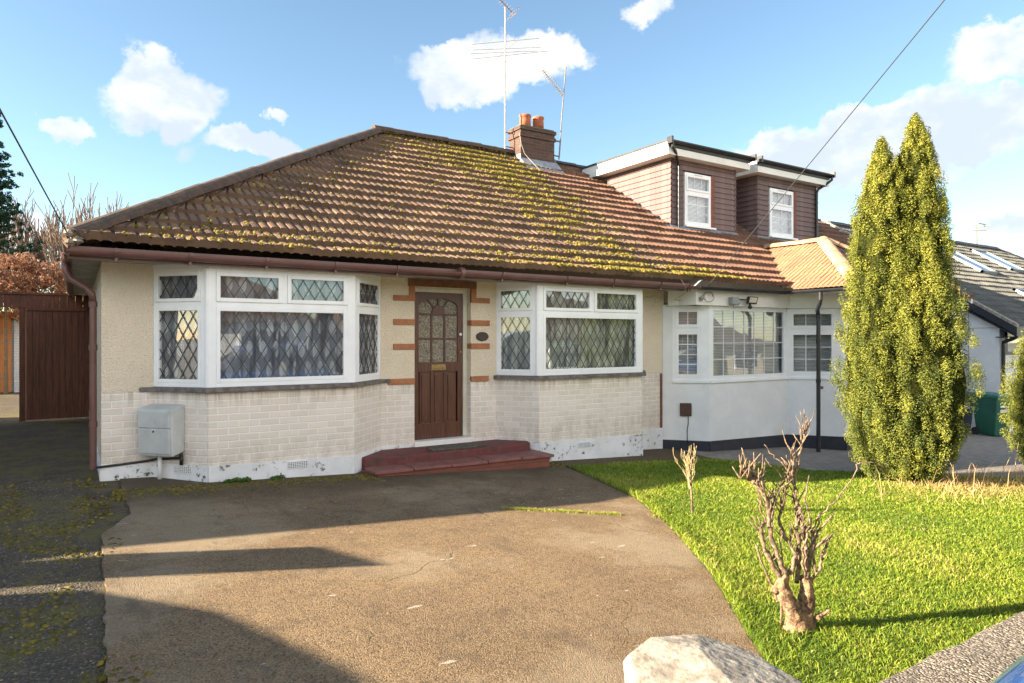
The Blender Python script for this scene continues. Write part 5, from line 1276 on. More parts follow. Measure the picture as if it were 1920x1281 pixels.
conifer('conifer', [(*off(.16, .05), 5.12, .56, 1.0), (*off(-.36, 0), 4.75, .52, 2.3), (*off(-.02, -.2), 3.5, .60, 4.1), (*off(.20, -.05), 2.6, .38, 5.2), (*off(-.36, -.12), 2.9, .45, .4)], (9.95, 5.15, cbz), 'tall golden green twin topped conifer at the far side of the lawn')
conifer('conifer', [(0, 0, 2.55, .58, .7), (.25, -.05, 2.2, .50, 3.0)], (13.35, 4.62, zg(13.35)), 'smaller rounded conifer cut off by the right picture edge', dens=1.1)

# pruned shrub
def branch_set(mb, p, d, L, r, depth, spread=.5, curve=.25, nseg=5, up=.25, minr=.003, kids=(2, 3), tips=None):
    pts = [p.copy()]; rr = [r]; q = p.copy(); dd = d.normalized()
    for i in range(nseg):
        dd = (dd+Vector((random.uniform(-1, 1), random.uniform(-1, 1), random.uniform(-1, 1)))*curve+Vector((0, 0, up*.3))).normalized()
        q = q+dd*(L/nseg); pts.append(q.copy()); rr.append(max(minr, r*(1-.55*(i+1)/nseg)))
    mb.tube(pts, rr, 6 if r > .006 else 4)
    if tips is not None and depth <= 0: tips.append((pts[-1], dd))
    if depth > 0:
        for _ in range(random.randint(*kids)):
            k_ = random.randint(max(1, nseg//2), nseg); nd = (dd+Vector((random.uniform(-1, 1), random.uniform(-1, 1), random.uniform(-.4, 1)))*spread).normalized()
            branch_set(mb, pts[k_], nd, L*random.uniform(.5, .8), rr[k_]*.75, depth-1, spread, curve, max(3, nseg-1), up, minr, kids, tips)
SB = thing('pruned_shrub', (0,0,0), 'bare hard pruned shrub with gnarled forked stump on the front lawn', 'shrub')
sb = Vector((3.55, 2.45, zg(3.55)))
# px->m at that distance is about 3.05 mm; lateral l, height h
def sp(l, h, d=0): v = sb+Rv*l+Vector((.539, .842, 0))*d; return Vector((v.x, v.y, sb.z+h))
mb = MB()
mb.tube([sp(-.03, -.03), sp(-.01, .04), sp(-.02, .10), sp(-.06, .17), sp(-.095, .25), sp(-.10, .31), sp(-.07, .34)], [.085, .07, .058, .05, .047, .04, .025], 10)
mb.tube([sp(.03, -.03, .02), sp(.045, .06, .02), sp(.055, .12, .03), sp(.06, .20, .03), sp(.055, .30, .03), sp(.05, .33, .03)], [.075, .058, .05, .046, .042, .03], 10)
mb.tube([sp(.08, .10), sp(.13, .10), sp(.16, .115), sp(.185, .135)], [.025, .018, .014, .005], 7)
mb.tube([sp(-.10, .28), sp(-.15, .23), sp(-.16, .26)], [.03, .025, .01], 7)
so_ = mb.build('stump', M['bark_orange'], SB, smooth=True)
sd_ = so_.modifiers.new('subdivision', 'SUBSURF'); sd_.levels = 2; sd_.render_levels = 2
tx_ = bpy.data.textures.new('bark_knots', 'CLOUDS'); tx_.noise_scale = 0.035; dm_ = so_.modifiers.new('knots', 'DISPLACE'); dm_.texture = tx_; dm_.strength = 0.035; dm_.mid_level = 0.5
mb = MB()
def stem(pts, r0, r1, knob=.5, n=7):
    P = []; Q = [sp(p[0]*(.84 if p[0] < 0 else 1), *p[1:]) for p in pts]
    for i in range(len(Q)-1):
        k_ = 4
        for j in range(k_):
            v = Q[i].lerp(Q[i+1], j/k_); v += Vector((random.uniform(-1, 1), random.uniform(-1, 1), random.uniform(-.4, .4)))*.008; P.append(v)
    P.append(Q[-1]); rr = [.70*(r0+(r1-r0)*i/(len(P)-1))*(1+knob*random.uniform(-.15, .35)) for i in range(len(P))]
    mb.tube(P, rr, n); return P
def twigs(P, n, L, r, lo=0.3, spread=.8, up=.6):
    for _ in range(n):
        i = random.randint(int(len(P)*lo), len(P)-1); d = Vector((random.uniform(-1, 1)*spread, random.uniform(-1, 1)*spread, up+random.random()*.6)).normalized()
        l_ = L*random.uniform(.4, 1.2); q = P[i]; m1 = q+d*l_*.5+Vector((random.uniform(-1, 1), random.uniform(-1, 1), 0))*l_*.12; m2 = m1+(d+Vector((random.uniform(-.4, .4), random.uniform(-.4, .4), .3))).normalized()*l_*.5
        mb.tube([q, m1, m2], [r, r*.8, r*.5], 5)
        if random.random() < .5: mb.tube([m1, m1+Vector((random.uniform(-1, 1), random.uniform(-1, 1), .8)).normalized()*l_*.3], [r*.7, r*.3], 4)
# left fork going up and out
a = stem([(-.12, .30), (-.20, .42), (-.26, .56, .01), (-.27, .62)], .020, .014); 
b = stem([(-.08, .33), (-.15, .46), (-.20, .60), (-.21, .74), (-.26, .84, -.01), (-.31, .88)], .022, .013); twigs(b, 16, .16, .006, .55)
c = stem([(-.27, .62), (-.19, .66), (-.17, .74), (-.13, .83), (-.10, .90)], .014, .008); twigs(c, 10, .13, .005)
stem([(-.31, .88), (-.35, .90, .02), (-.33, .95)], .020, .014); twigs([sp(-.33, .93), sp(-.30, .90), sp(-.34, .90)], 14, .15, .006, 0)
d = stem([(-.05, .34), (-.02, .46), (-.09, .56, .02), (-.12, .66, .03), (-.10, .80), (-.06, .92)], .018, .008); twigs(d, 8, .14, .0045)
e_ = stem([(.0, .28, .03), (.02, .42, .03), (.0, .55, .02), (-.01, .70, .02), (-.03, .85, .01), (-.045, .98), (-.05, 1.05)], .020, .008); twigs(e_, 14, .12, .005)
f_ = stem([(.055, .30, .03), (.05, .44), (.03, .56), (.02, .66), (-.02, .80), (-.02, .92, .01), (.01, 1.06), (.03, 1.16), (.055, 1.21)], .018, .004); twigs(f_, 12, .10, .004)
g_ = stem([(.06, .32, .03), (.075, .42, .03), (.08, .52), (.10, .60)], .026, .016); twigs(g_, 12, .14, .007, .4)
h_ = stem([(.08, .28, .03), (.12, .38), (.135, .47), (.16, .52)], .015, .010); twigs(h_, 6, .10, .006)
stem([(.04, .56), (.10, .66, -.02), (.14, .70), (.22, .78), (.30, .88), (.34, .98), (.38, 1.0), (.46, .99), (.485, .97)], .008, .003, .2, 5)
stem([(-.02, .92, .01), (-.12, 1.0), (-.20, 1.05), (-.24, 1.10)], .008, .004); stem([(-.10, .90), (-.20, .98), (-.23, 1.02)], .006, .003)
k1 = stem([(-.30, .52), (-.21, .34, .01), (-.15, .20, .02), (-.13, .17, .03)][::-1], .012, .008, .2); stem([(-.13, .05), (-.12, .25), (-.10, .42), (-.13, .62)], .009, .006, .2)
twigs(a, 16, .12, .005); twigs(b, 14, .14, .0045, .3); twigs(e_, 12, .16, .0045, .3); twigs(f_, 12, .13, .004, .2); twigs(d, 12, .14, .004, .2); stem([(-.10, .30), (-.16, .44, .03), (-.18, .58, .03), (-.25, .70, .03), (-.27, .84)], .012, .006); stem([(.03, .32), (.01, .50, -.03), (.05, .64, -.03), (.03, .80, -.02), (.06, .92)], .010, .005); stem([(.10, .36), (.09, .52, .04), (.13, .62, .04), (.12, .70)], .012, .006); stem([(-.06, .36), (.0, .40, .03), (.05, .50, .03), (.04, .62)], .016, .010)
mb.build('branches', M['bark'], SB, smooth=True)
# sapling
SP = thing('bare_sapling', (0,0,0), 'small bare sapling with pale twiggy crown on the lawn', 'sapling')
s0 = Vector((5.28, 4.85, zg(5.28)))
mb = MB(); mb.tube([s0-Vector((0, 0, .03)), s0+Rv*-.01+Vector((0, 0, .18)), s0+Rv*-.02+Vector((0, 0, .34)), s0+Rv*-.045+Vector((0, 0, .46))], [.014, .011, .010, .009], 8); mb.build('trunk', M['bark'], SP, smooth=True)
mb = MB(); top = s0+Rv*-.03+Vector((0, 0, .36))
for i in range(15):
    p = s0+Rv*(-.02-.015*random.random())+Vector((0, 0, random.uniform(.27, .46))); a = random.uniform(0, 6.28)
    branch_set(mb, p, Vector((math.cos(a)*.45-.18, math.sin(a)*.45+.12, random.uniform(.6, 1.2))), random.uniform(.12, .22), .0055, 2, .45, .22, 4, .4, .0025, (1, 3))
mb.build('twiggy_crown', M['twig'], SP)

# background trees on the left
def at(px, py, Y):
    t_ = (px-960)/1280; dx, dy = .539+t_*.842, .842-t_*.539; s_ = Y/dy
    return Vector((s_*dx, Y, (635-py)/1280*s_))
BT = thing('bare_tree', (0,0,0), 'leafless winter tree behind the fence beside the roof corner', 'tree')
trunk = MB(); mb = MB(); b0 = at(105, 600, 34); b0.z = -1.6
for l in (-.8, 0.1, .9, -1.6, 1.6):
    p0 = b0+Rv*l*.3; 
    P = [p0, p0+Rv*l*.3+Vector((0, 0, 1.8)), p0+Rv*l*.8+Vector((0, 0, 3.6))]; trunk.tube(P, [.09, .07, .055], 6)
    for i in range(7): branch_set(mb, P[2]-Vector((0, 0, random.uniform(0, 1.4))), Vector((random.uniform(-.5, .5)+l*.15, random.uniform(-.4, .4), 1.0)), random.uniform(1.3, 2.1), .045, 3, .42, .14, 4, .5, .014, (3, 4))
trunk.build('trunk', M['fartwig'], BT); mb.build('crown', M['fartwig'], BT)
CB = thing('copper_bush', (0,0,0), 'coppery orange leaved beech bush showing above the fence', 'bush')
cc_ = []; 
for i in range(130):
    p = at(random.uniform(-120, 120), 560, 24); hx = (p.x-at(25, 560, 24).x)/1.9; zt_ = 2.35-.9*hx*hx
    cc_.append((p.x, 24+random.uniform(-.7, .9), random.uniform(.6, max(.8, zt_))))
leaf_cloud(cc_, [(.28, .28, .24)]*len(cc_), 90, .045, M['copper'], 'foliage', CB)
mb = MB(); c0 = at(10, 600, 24); mb.tube([(c0.x, 24, -1.6), (c0.x, 24, 1.2)], [.06, .03], 6); mb.build('trunk', M['bark'], CB)
HG = thing('garden_hedge', (0,0,0), 'olive green hedge behind the fence next to the downpipe', 'hedge')
cc_ = []
for i in range(60):
    p = at(random.uniform(112, 200), 560, 27); cc_.append((p.x, 27+random.uniform(-.6, .6), random.uniform(.5, 2.0-.006*random.random())))
leaf_cloud(cc_, [(.3, .3, .28)]*len(cc_), 80, .05, M['hedge'], 'foliage', HG)
DC = thing('spruce_tree', (0,0,0), 'dark blue green spruce at the left edge', 'tree')
base = at(-75, 600, 31); base.z = -1.6; SS = 1.4
mb = MB(); mb.tube([base, base+Vector((0, 0, 8.2*SS))], [.2, .02], 8); mb.build('trunk', M['bark'], DC)
cc_ = []; rr_ = []
br_ = MB()
for i in range(95):
    h = (2.0+6.0*(i/95))*SS; Lb = (2.0*(1-(h/SS/8.6))**.8+.15)*SS
    for k_ in range(5):
        th = random.uniform(0, 6.283); d_ = Vector((math.cos(th), math.sin(th), .36))
        L2 = Lb*random.uniform(.75, 1.1)
        br_.tube([base+Vector((0, 0, h)), base+Vector((0, 0, h))+d_*L2], [.02, .006], 4)
        for q in np.linspace(.25, 1, 7): p = base+Vector((0, 0, h))+d_*L2*q; cc_.append((p.x, p.y, p.z)); rr_.append((.2*(1.25-q*.7), .2*(1.25-q*.7), .08))
br_.build('boughs', M['bark'], DC)
leaf_cloud(cc_, rr_, 22, .05, M['spruce'], 'needles', DC)
# further greenery beyond the roofs (seen only from other positions)
for i, (x, y, h) in enumerate(((-9, 40, 7), (-1, 46, 6), (14, 52, 6))):
    BK = thing('broad_tree', (0,0,0), ['rounded green tree far behind at the left', 'low green tree far behind the fence', 'green tree hidden far behind the pair of houses'][i], 'tree')
    cc_ = [(x+random.gauss(0, 1.6), y+random.gauss(0, 1.4), random.uniform(.5, 1)*h-2.6) for _ in range(60)]
    leaf_cloud(cc_, [(.6, .6, .5)]*60, 40, .10, M['hedge'], 'crown', BK)
    mb = MB(); mb.tube([(x, y, -1.7), (x, y, h*.6-1.6)], [.2, .1], 8); mb.build('trunk', M['bark'], BK)

# ================================================================== BINS
def wheelie(x, y, rz, body, lid, label, grp=None):
    W_ = thing('wheelie_bin', (x, y, 0), label, 'wheelie bin', grp); g = zg(x)+.004
    def X(p): c, s_ = math.cos(rz), math.sin(rz); return (x+p[0]*c-p[1]*s_, y+p[0]*s_+p[1]*c, g+p[2])
    lo = [(-.23, -.26), (.23, -.26), (.23, .24), (-.23, .24)]; hi = [(-.29, -.36), (.29, -.36), (.29, .34), (-.29, .34)]
    m_ = MB(); m_.hexa([X((a, b, .03)) for a, b in lo]+[X((a, b, .98)) for a, b in hi]); m_.hexa([X((a*1.03, b*1.03, .93)) for a, b in hi]+[X((a*1.06, b*1.06, 1.0)) for a, b in hi]); m_.build('bin_body', body, W_, bevel=.02)
    m_ = MB(); m_.hexa([X((-.32, -.42, 1.0)), X((.32, -.42, 1.0)), X((.32, .37, 1.0)), X((-.32, .37, 1.0)), X((-.29, -.38, 1.055)), X((.29, -.38, 1.055)), X((.28, .33, 1.09)), X((-.28, .33, 1.09))]); m_.build('bin_lid', lid, W_, bevel=.02)
    m_ = MB(); m_.tube([X((-.26, .42, 1.0)), X((.26, .42, 1.0))], .018, 8); m_.build('handle_bar', M['black'], W_)
    for sx in (-.27, .27):
        m_ = MB(); c_ = X((sx, .24, .10)); p_ = X((sx-.035, .24, .10)); q_ = X((sx+.035, .24, .10)); m_.tube([p_, q_], .10, 16); m_.build('wheel', M['rubber'], W_, bevel=.01)
    # sticker: a pale panel with two lines and a small mark
    m_ = MB()
    for (z_, h_) in ((.74, .05), (.62, .075)):
        m_.hexa([X((-.14, -.338+.0*z_, z_)), X((.14, -.338, z_)), X((.14, -.33, z_)), X((-.14, -.33, z_)), X((-.14, -.343, z_+h_)), X((.14, -.343, z_+h_)), X((.14, -.335, z_+h_)), X((-.14, -.335, z_+h_))])
    m_.build('sticker', M['paleplastic'], W_)
wheelie(19.65, 8.05, R(-18), M['green_bin'], M['green_lid'], 'dark green wheelie bin standing against the white gable wall')
wheelie(19.95, 9.05, R(-25), M['dark_bin'], M['dark_bin'], 'navy black wheelie bin half hidden by the tall conifer')

# ================================================================== FRONT WALL, CAP STONE, CAR
GW = thing('garden_wall', (0,0,0), 'low front garden wall with pebbly concrete coping at the lawn edge', 'wall')
mb = MB(); mb.box(1.84, 16, .86, 1.08, -2.4, -1.06); mb.build('wall_body', M['red_brick'], GW)
mb = MB(); nx = 70
for i in range(nx):
    pass
top = []; N1 = 120
vs = []; fs = []
for i in range(N1+1):
    x = 1.86+14.1*(i/N1)**1.5; j1 = .012*noise.noise(Vector((x*5, 1, 0))); j2 = .012*noise.noise(Vector((x*5, 7, 0))); z_ = .008*noise.noise(Vector((x*4, 3, 2)))
    vs += [(x, .79+j1, -1.065), (x, .78+j1, -1.025+z_), (x, .80+j1, -1.008+z_), (x, .96, -1.003+z_), (x, 1.11+j2, -1.012+z_), (x, 1.13+j2, -1.028+z_), (x, 1.13+j2, -1.075)]
for i in range(N1):
    for k_ in range(6): a = i*7+k_; fs.append((a, a+7, a+8, a+1))
    fs.append((i*7+6, i*7+13, i*7+7, i*7))
fs += [tuple(range(7)), tuple(range(N1*7+6, N1*7-1, -1))]
mb = MB(); mb.add(vs, fs); mb.build('coping', M['wallcap'], GW)
PC = thing('cap_stone', (0,0,0), 'pale weathered cap stone on the short gate pier at bottom', 'pier cap')
mb = MB(); pol = [(1.49, 1.67), (1.62, 1.70), (1.80, 1.64), (1.90, 1.50), (1.86, 1.22), (1.70, .95), (1.45, .88), (1.24, 1.14), (1.34, 1.44)]
ztop = [-1.012, -.996, -1.004, -1.03, -1.035, -1.03, -1.04, -1.045, -1.035]
n_ = len(pol); rgA = (1.66, 1.50, -.982); rgB = (1.52, 1.14, -.988)
vs = [(x, y, -1.14+random.uniform(-.01, .01)) for x, y in [(1.58+(p[0]-1.58)*.96, 1.3+(p[1]-1.3)*.96) for p in pol]]+[(x, y, z-.035) for (x, y), z in zip(pol, ztop)]+[(1.58+(x-1.58)*.93, 1.3+(y-1.3)*.93, z) for (x, y), z in zip(pol, ztop)]+[rgA, rgB]
fs = [tuple(range(n_-1, -1, -1))]
for i in range(n_):
    j = (i+1) % n_; fs += [(i, j, n_+j, n_+i), (n_+i, n_+j, 2*n_+j, 2*n_+i)]
A_, B_ = 3*n_, 3*n_+1
for i in (0, 1, 2, 3): fs.append((2*n_+i, 2*n_+(i+1) % n_, A_))
for i in (4, 5, 6, 7): fs.append((2*n_+i, 2*n_+(i+1) % n_, B_))
fs += [(2*n_+4, B_, A_), (2*n_+8, 2*n_+0, A_), (2*n_+8, A_, B_)]
mb.add(vs, fs); cap = mb.build('stone_slab', M['stone_cap'], PC, bevel=.007)
rm_ = cap.modifiers.new('remesh', 'REMESH'); rm_.mode = 'VOXEL'; rm_.voxel_size = 0.005
tx_ = bpy.data.textures.new('stone_wear', 'CLOUDS'); tx_.noise_scale = 0.03; tx_.noise_depth = 4; dm_ = cap.modifiers.new('wear', 'DISPLACE'); dm_.texture = tx_; dm_.strength = 0.006; dm_.mid_level = 0.5
mb = MB(); mb.box(1.36, 1.76, 1.02, 1.56, -1.75, -1.13); mb.build('pier_body', M['red_brick'], PC)

def car(root, prof, xw, ya, yb, m, wheels, along='x', glassz=None):
    """prof: side outline (l, z) going round; body extruded with tumblehome"""
    pass
CR = thing('parked_car', (0,0,0), 'glossy blue car bonnet corner beyond the garden wall at bottom right', 'car')
gz = zg(3)+.01
def loft(secs, closed=True):
    m_ = MB(); n = len(secs[0]); vs = [p for s_ in secs for p in s_]; fs = []
    for i in range(len(secs)-1):
        for k_ in range(n): k2 = (k_+1) % n; fs.append((i*n+k_, i*n+k2, (i+1)*n+k2, (i+1)*n+k_))
    fs += [tuple(range(n-1, -1, -1)), tuple(range((len(secs)-1)*n, len(secs)*n))]
    m_.add(vs, fs); return m_
def carsec(x, w_, zb_, zm, zt_, cy, inset=.12):   # cross section across y at station x
    h = w_/2
    return [(x, cy-h*.9, zb_), (x, cy-h, zb_+.12), (x, cy-h, zm), (x, cy-h+inset*.5, zm+(zt_-zm)*.6), (x, cy-h+inset+.06, zt_), (x, cy, zt_+.025), (x, cy+h-inset-.06, zt_), (x, cy+h-inset*.5, zm+(zt_-zm)*.6), (x, cy+h, zm), (x, cy+h, zb_+.12), (x, cy+h*.9, zb_)]
cy = -.09; X0 = 1.38
body = loft([carsec(X0, 1.40, gz+.30, gz+.62, gz+.72, cy, .05), carsec(X0+.08, 1.62, gz+.22, gz+.72, gz+.84, cy, .04), carsec(X0+.30, 1.70, gz+.2, gz+.80, gz+.905, cy, .04), carsec(X0+.75, 1.72, gz+.2, gz+.85, gz+.955, cy, .05), carsec(X0+1.2, 1.74, gz+.2, gz+.86, gz+.97, cy, .08), carsec(X0+2.6, 1.78, gz+.2, gz+.85, gz+.95, cy), carsec(X0+3.6, 1.76, gz+.2, gz+.86, gz+.96, cy), carsec(X0+3.95, 1.6, gz+.28, gz+.80, gz+.90, cy)])
body.build('car_body', M['blue_paint'], CR, smooth=True)
cabin = loft([carsec(X0+1.15, 1.5, gz+.85, gz+.88, gz+.93, cy), carsec(X0+1.75, 1.52, gz+.85, gz+1.05, gz+1.38, cy, .2), carsec(X0+2.5, 1.52, gz+.85, gz+1.05, gz+1.46, cy, .2), carsec(X0+3.3, 1.5, gz+.85, gz+1.05, gz+1.40, cy, .2), carsec(X0+3.8, 1.45, gz+.85, gz+.9, gz+.96, cy)])
cabin.build('cabin_glass', M['dark_glass'], CR, smooth=True)
mb = MB(); mb.box(X0+1.8, X0+3.25, cy-.52, cy+.52, gz+1.41, gz+1.50); mb.build('car_roof', M['blue_paint'], CR, bevel=.04)
for wx in (X0+.75, X0+3.2):
    for wy in (cy-.80, cy+.80):
        m_ = MB(); m_.tube([(wx, wy-.1, gz+.26), (wx, wy+.1, gz+.26)], .33, 24); wl_ = m_.build('wheel', M['rubber'], CR, bevel=.03)
        m_ = MB(); m_.tube([(wx, wy-.105, gz+.26), (wx, wy+.105, gz+.26)], .2, 16); m_.build('rim', M['hubcap'], wl_)
for wy in (cy-.62, cy+.62):
    m_ = MB(); m_.lathe([(.001, -.1), (.08, -.09), (.10, 0), (.10, .04)], (X0+.10, wy, gz+.60), 14, 'x'); m_.build('headlight', M['paleplastic'], CR, smooth=True)

# ================================================================== BEYOND THE FRAME: what casts the shadows and fills the reflections
def plain_house(name, label, x0, x1, yf, yb, wall, roofm, front=1, hip=4.0, base=-1.9):
    H_ = thing(name, (0,0,0), label, 'house', None); s_ = front   # front=1: faces -y ; -1 faces +y
    m_ = MB(); m_.box(x0, x1, min(yf, yb), max(yf, yb), base-.4, base+2.75); m_.build('wall', wall, H_)
    ym = (yf+yb)/2; e0, e1 = min(yf, yb)-.45, max(yf, yb)+.45; xx0, xx1 = x0-.35, x1+.35; ez = base+2.55; rz_ = ez+(ym-e0)*.62
    m_ = MB(); m_.add([(xx0, e0, ez), (xx1, e0, ez), (xx1, e1, ez), (xx0, e1, ez), (xx0+hip, ym, rz_), (xx1-hip, ym, rz_), (xx0, e0, ez-.08), (xx1, e0, ez-.08), (xx1, e1, ez-.08), (xx0, e1, ez-.08)],
        [(0, 1, 5, 4), (1, 2, 5), (2, 3, 4, 5), (3, 0, 4), (6, 7, 1, 0), (7, 8, 2, 1), (8, 9, 3, 2), (9, 6, 0, 3), (9, 8, 7, 6)]); rf = m_.build('roof', roofm, H_)
    m_ = MB(); m_.box((x0+x1)/2-.4, (x0+x1)/2+.4, ym-.25, ym+.25, rz_-.4, rz_+.7); m_.build('chimney', M['chimney_brick'], rf)
    L_ = x1-x0; yw = yf-.05*s_
    for fx in (.22, .78):
        c_ = x0+L_*fx; m_ = MB(); m_.box(c_-1.1, c_+1.1, min(yw, yf), max(yw, yf), base+.95, base+2.25); wf_ = m_.build('window', M['upvc'], H_)
        for q in (-.7, 0, .7):
            m_ = MB(); m_.box(c_+q-.3, c_+q+.3, min(yw-.02*s_, yw), max(yw-.02*s_, yw), base+1.05, base+2.15); m_.build('pane', M['dark_glass'], wf_)
    c_ = x0+L_*.5; m_ = MB(); m_.box(c_-.45, c_+.45, min(yw, yf), max(yw, yf), base+.02, base+2.1); m_.build('door', M['door_wood'], H_)
    return H_
plain_house('hipped_bungalow', 'cream hipped bungalow across the side path, out of frame on the left', -13.5, -3.6, 8.55, 17.5, M['cream_wall'], M['slate_flat'], 1, 0.6, -1.45)
for i, (x0_, wl) in enumerate(((-22, M['cream_wall']), (-11, M['white_render']), (0, M['white_render']), (11, M['cream_wall']), (22, M['white_render']), (33, M['cream_wall']))):
    plain_house('opposite_bungalow', ['far left', 'second from left', 'nearest white', 'nearest cream', 'second from right', 'far right'][i]+' bungalow across the street behind the viewer', x0_, x0_+9.3, -15.5, -24, wl, M['slate_flat'], -1, 3.5, -1.75-.04*max(0, x0_))
VN = thing('parked_van', (0,0,0), 'white van reversed towards the next bungalow, out of frame on the left', 'van')
vb = -1.55; vp = [(1.45, .38), (1.35, .75), (1.55, 1.0), (2.3, 1.12), (3.0, 1.78), (3.35, 1.90), (4.75, 1.90), (5.7, 1.77), (6.3, 1.55), (6.36, 1.36), (6.40, .75), (6.33, .38)]
m_ = MB(); n_ = len(vp)
rings = []
for xx, k_ in ((-6.25, .97), (-6.15, 1), (-4.4, 1), (-4.3, 1.0)): rings.append([(xx, y, vb+z*k_) for y, z in vp])
m_ = loft(rings); m_.build('van_body', M['white_paint'], VN)
m_ = MB(); m_.hexa([(-6.1, 2.32, vb+1.15), (-4.45, 2.32, vb+1.15), (-4.45, 2.96, vb+1.75), (-6.1, 2.96, vb+1.75), (-6.1, 2.28, vb+1.18), (-4.45, 2.28, vb+1.18), (-4.45, 2.92, vb+1.78), (-6.1, 2.92, vb+1.78)]); m_.build('windscreen', M['dark_glass'], VN)
for wy in (2.2, 5.4):
    for wx in (-6.15, -4.40):
        m_ = MB(); m_.tube([(wx-.09, wy, vb+.32), (wx+.09, wy, vb+.32)], .32, 20); m_.build('wheel', M['rubber'], VN)
SG = thing('shadow_gate', (0,0,0), 'narrow timber gate leaf added out of frame to cast a shadow band', 'gate')  # unseen, added only to throw the narrow shadow band across the drive
m_ = MB(); m_.hexa([(-4.24, 6.46, vb), (-4.18, 6.46, vb), (-4.18, 7.02, vb), (-4.24, 7.02, vb), (-4.24, 6.46, vb+2.09), (-4.18, 6.46, vb+2.09), (-4.18, 7.02, vb+2.0), (-4.24, 7.02, vb+2.0)]); m_.build('shadow_leaf', M['fence_wood'], SG)
m_ = MB(); m_.box(-4.30, -4.18, 7.02, 7.12, vb, vb+.9); m_.build('shadow_post', M['fence_wood'], SG)
for (x, y, z, lb) in ((-2.8, -12, 4.9, 'wooden telegraph pole on the far pavement, left'), (2.35, -4.5, 6.15, 'wooden telegraph pole behind the viewer, nearer one')):
    TP = thing('telegraph_pole', (x, y, 0), lb, 'pole'); m_ = MB(); m_.tube([(x, y, -1.75), (x, y, z+.25)], [.13, .09], 12); m_.build('pole_shaft', M['bark'], TP)
    m_ = MB(); m_.box(x-.3, x+.3, y-.04, y+.04, z-.05, z+.05); m_.build('cross_arm', M['bark'], TP)

# ================================================================== GRASS, STONES, WEEDS
def inside(P, poly):
    x, y = P[:, 0], P[:, 1]; c = np.zeros(len(P), bool); n = len(poly); j = n-1
    for i in range(n):
        xi, yi = poly[i]; xj, yj = poly[j]
        m_ = ((yi > y) != (yj > y)) & (x < (xj-xi)*(y-yi)/(yj-yi+1e-12)+xi); c ^= m_; j = i
    return c
def blades(P, hgt, wid, lean, tint, name, m, parent=None, curl=.5):
    n = len(P); th = rng.random(n)*6.283; L_ = np.stack([np.cos(th), np.sin(th), np.zeros(n)], 1)
    ph = rng.random(n)*6.283; Wv = np.stack([np.cos(ph), np.sin(ph), np.zeros(n)], 1)*wid[:, None]
    z = np.zeros((n, 3)); z[:, 2] = hgt
    B0 = P; mid = P+z*.55+L_*(lean*hgt*.35)[:, None]; tip = P+z*(1-.3*lean)[:, None]+L_*(lean*hgt)[:, None]
    V_ = np.stack([B0-Wv, B0+Wv, mid+Wv*.7, mid-Wv*.7, tip], 1).reshape(-1, 3)
    q = np.arange(n)*5
    F3 = np.stack([np.stack([q, q+1, q+2], 1), np.stack([q, q+2, q+3], 1), np.stack([q+3, q+2, q+4], 1)], 1).reshape(-1, 3)
    return npmesh(name, V_, F3, m, parent, np.repeat(tint, 3))
def patch(P, s1=1.3, s2=.35):
    return np.array([noise.noise(Vector((p[0]/s1, p[1]/s1, 0)))+.6*noise.noise(Vector((p[0]/s2, p[1]/s2, 5))) for p in P])
N0 = 520000
Q = np.stack([2.0+rng.random(N0)**1.25*11.0, 1.16+rng.random(N0)**1.15*6.6], 1)
ln = [(x+.0, y) for x, y in LAWN]
Q = Q[inside(Q, ln)]
dist = np.hypot(Q[:, 0], Q[:, 1]); Q = Q[rng.random(len(Q)) < np.clip(1.25-dist/16, .5, 1)]
Q = Q[:270000]
pt_ = patch(Q); P3_ = np.stack([Q[:, 0], Q[:, 1], -1.55-.047*Q[:, 0]+.008], 1)
dist = np.hypot(Q[:, 0], Q[:, 1])
hg = (.018+.030*rng.random(len(Q)))*(1+.5*pt_); edge_boost = np.zeros(len(Q))
for a, b in zip(LAWN[:6], LAWN[1:7]):
    a_, b_ = np.array(a), np.array(b); t_ = np.clip(((Q-a_)@(b_-a_))/((b_-a_)@(b_-a_)), 0, 1); dd_ = np.linalg.norm(Q-(a_+t_[:, None]*(b_-a_)), axis=1); edge_boost = np.maximum(edge_boost, np.exp(-(dd_/.10)**2))
edge_boost = np.maximum(edge_boost, np.exp(-((Q[:, 1]-1.16)/.12)**2)); rs = np.hypot(Q[:, 0]-3.55, Q[:, 1]-2.45); edge_boost = np.maximum(edge_boost, .8*np.exp(-(rs/.3)**2))
hg = hg*(1+.8*edge_boost)
tn = np.clip(.55+.34*pt_+.20*rng.normal(size=len(Q)), 0, 1); brn = rng.random(len(Q)) < np.clip(.04+.5*(patch(Q+31, .8, .22)-.35), .03, .35); tn = np.where(brn, .93+.07*rng.random(len(Q)), tn)
dry = np.clip(1-np.hypot(Q[:, 0]-10.2, Q[:, 1]-4.55)/1.3, 0, 1); tn = np.where(rng.random(len(Q)) < dry*.9, .9+.1*rng.random(len(Q)), tn)
g_ = blades(P3_, hg, .0016+.00045*dist*(.6+.5*rng.random(len(Q))), .3+.7*rng.random(len(Q)), tn, 'grass', M['grass'])
tag(g_, 'short bright green lawn grass with yellow patches', 'grass', kind='stuff')
# grass growing in the joint of the concrete
n = 2200; t_ = rng.random(n); t_ = np.where(t_ > .9, t_+.25, t_); jx = 3.62+t_*1.05; jy = 5.84-.76*t_+.035*rng.normal(size=n)*.5
w_ = rng.random(n) < (.35+.65*np.sin(t_*9)**2); jx, jy = jx[w_], jy[w_]
P_ = np.stack([jx, jy, -1.55-.047*jx+.006], 1); g_ = blades(P_, .012+.03*rng.random(len(jx)), np.full(len(jx), .003), .5+.8*rng.random(len(jx)), .75+.25*rng.random(len(jx)), 'joint_grass', M['grass']); tag(g_, 'line of yellow green grass in the driveway joint', 'grass', kind='stuff')
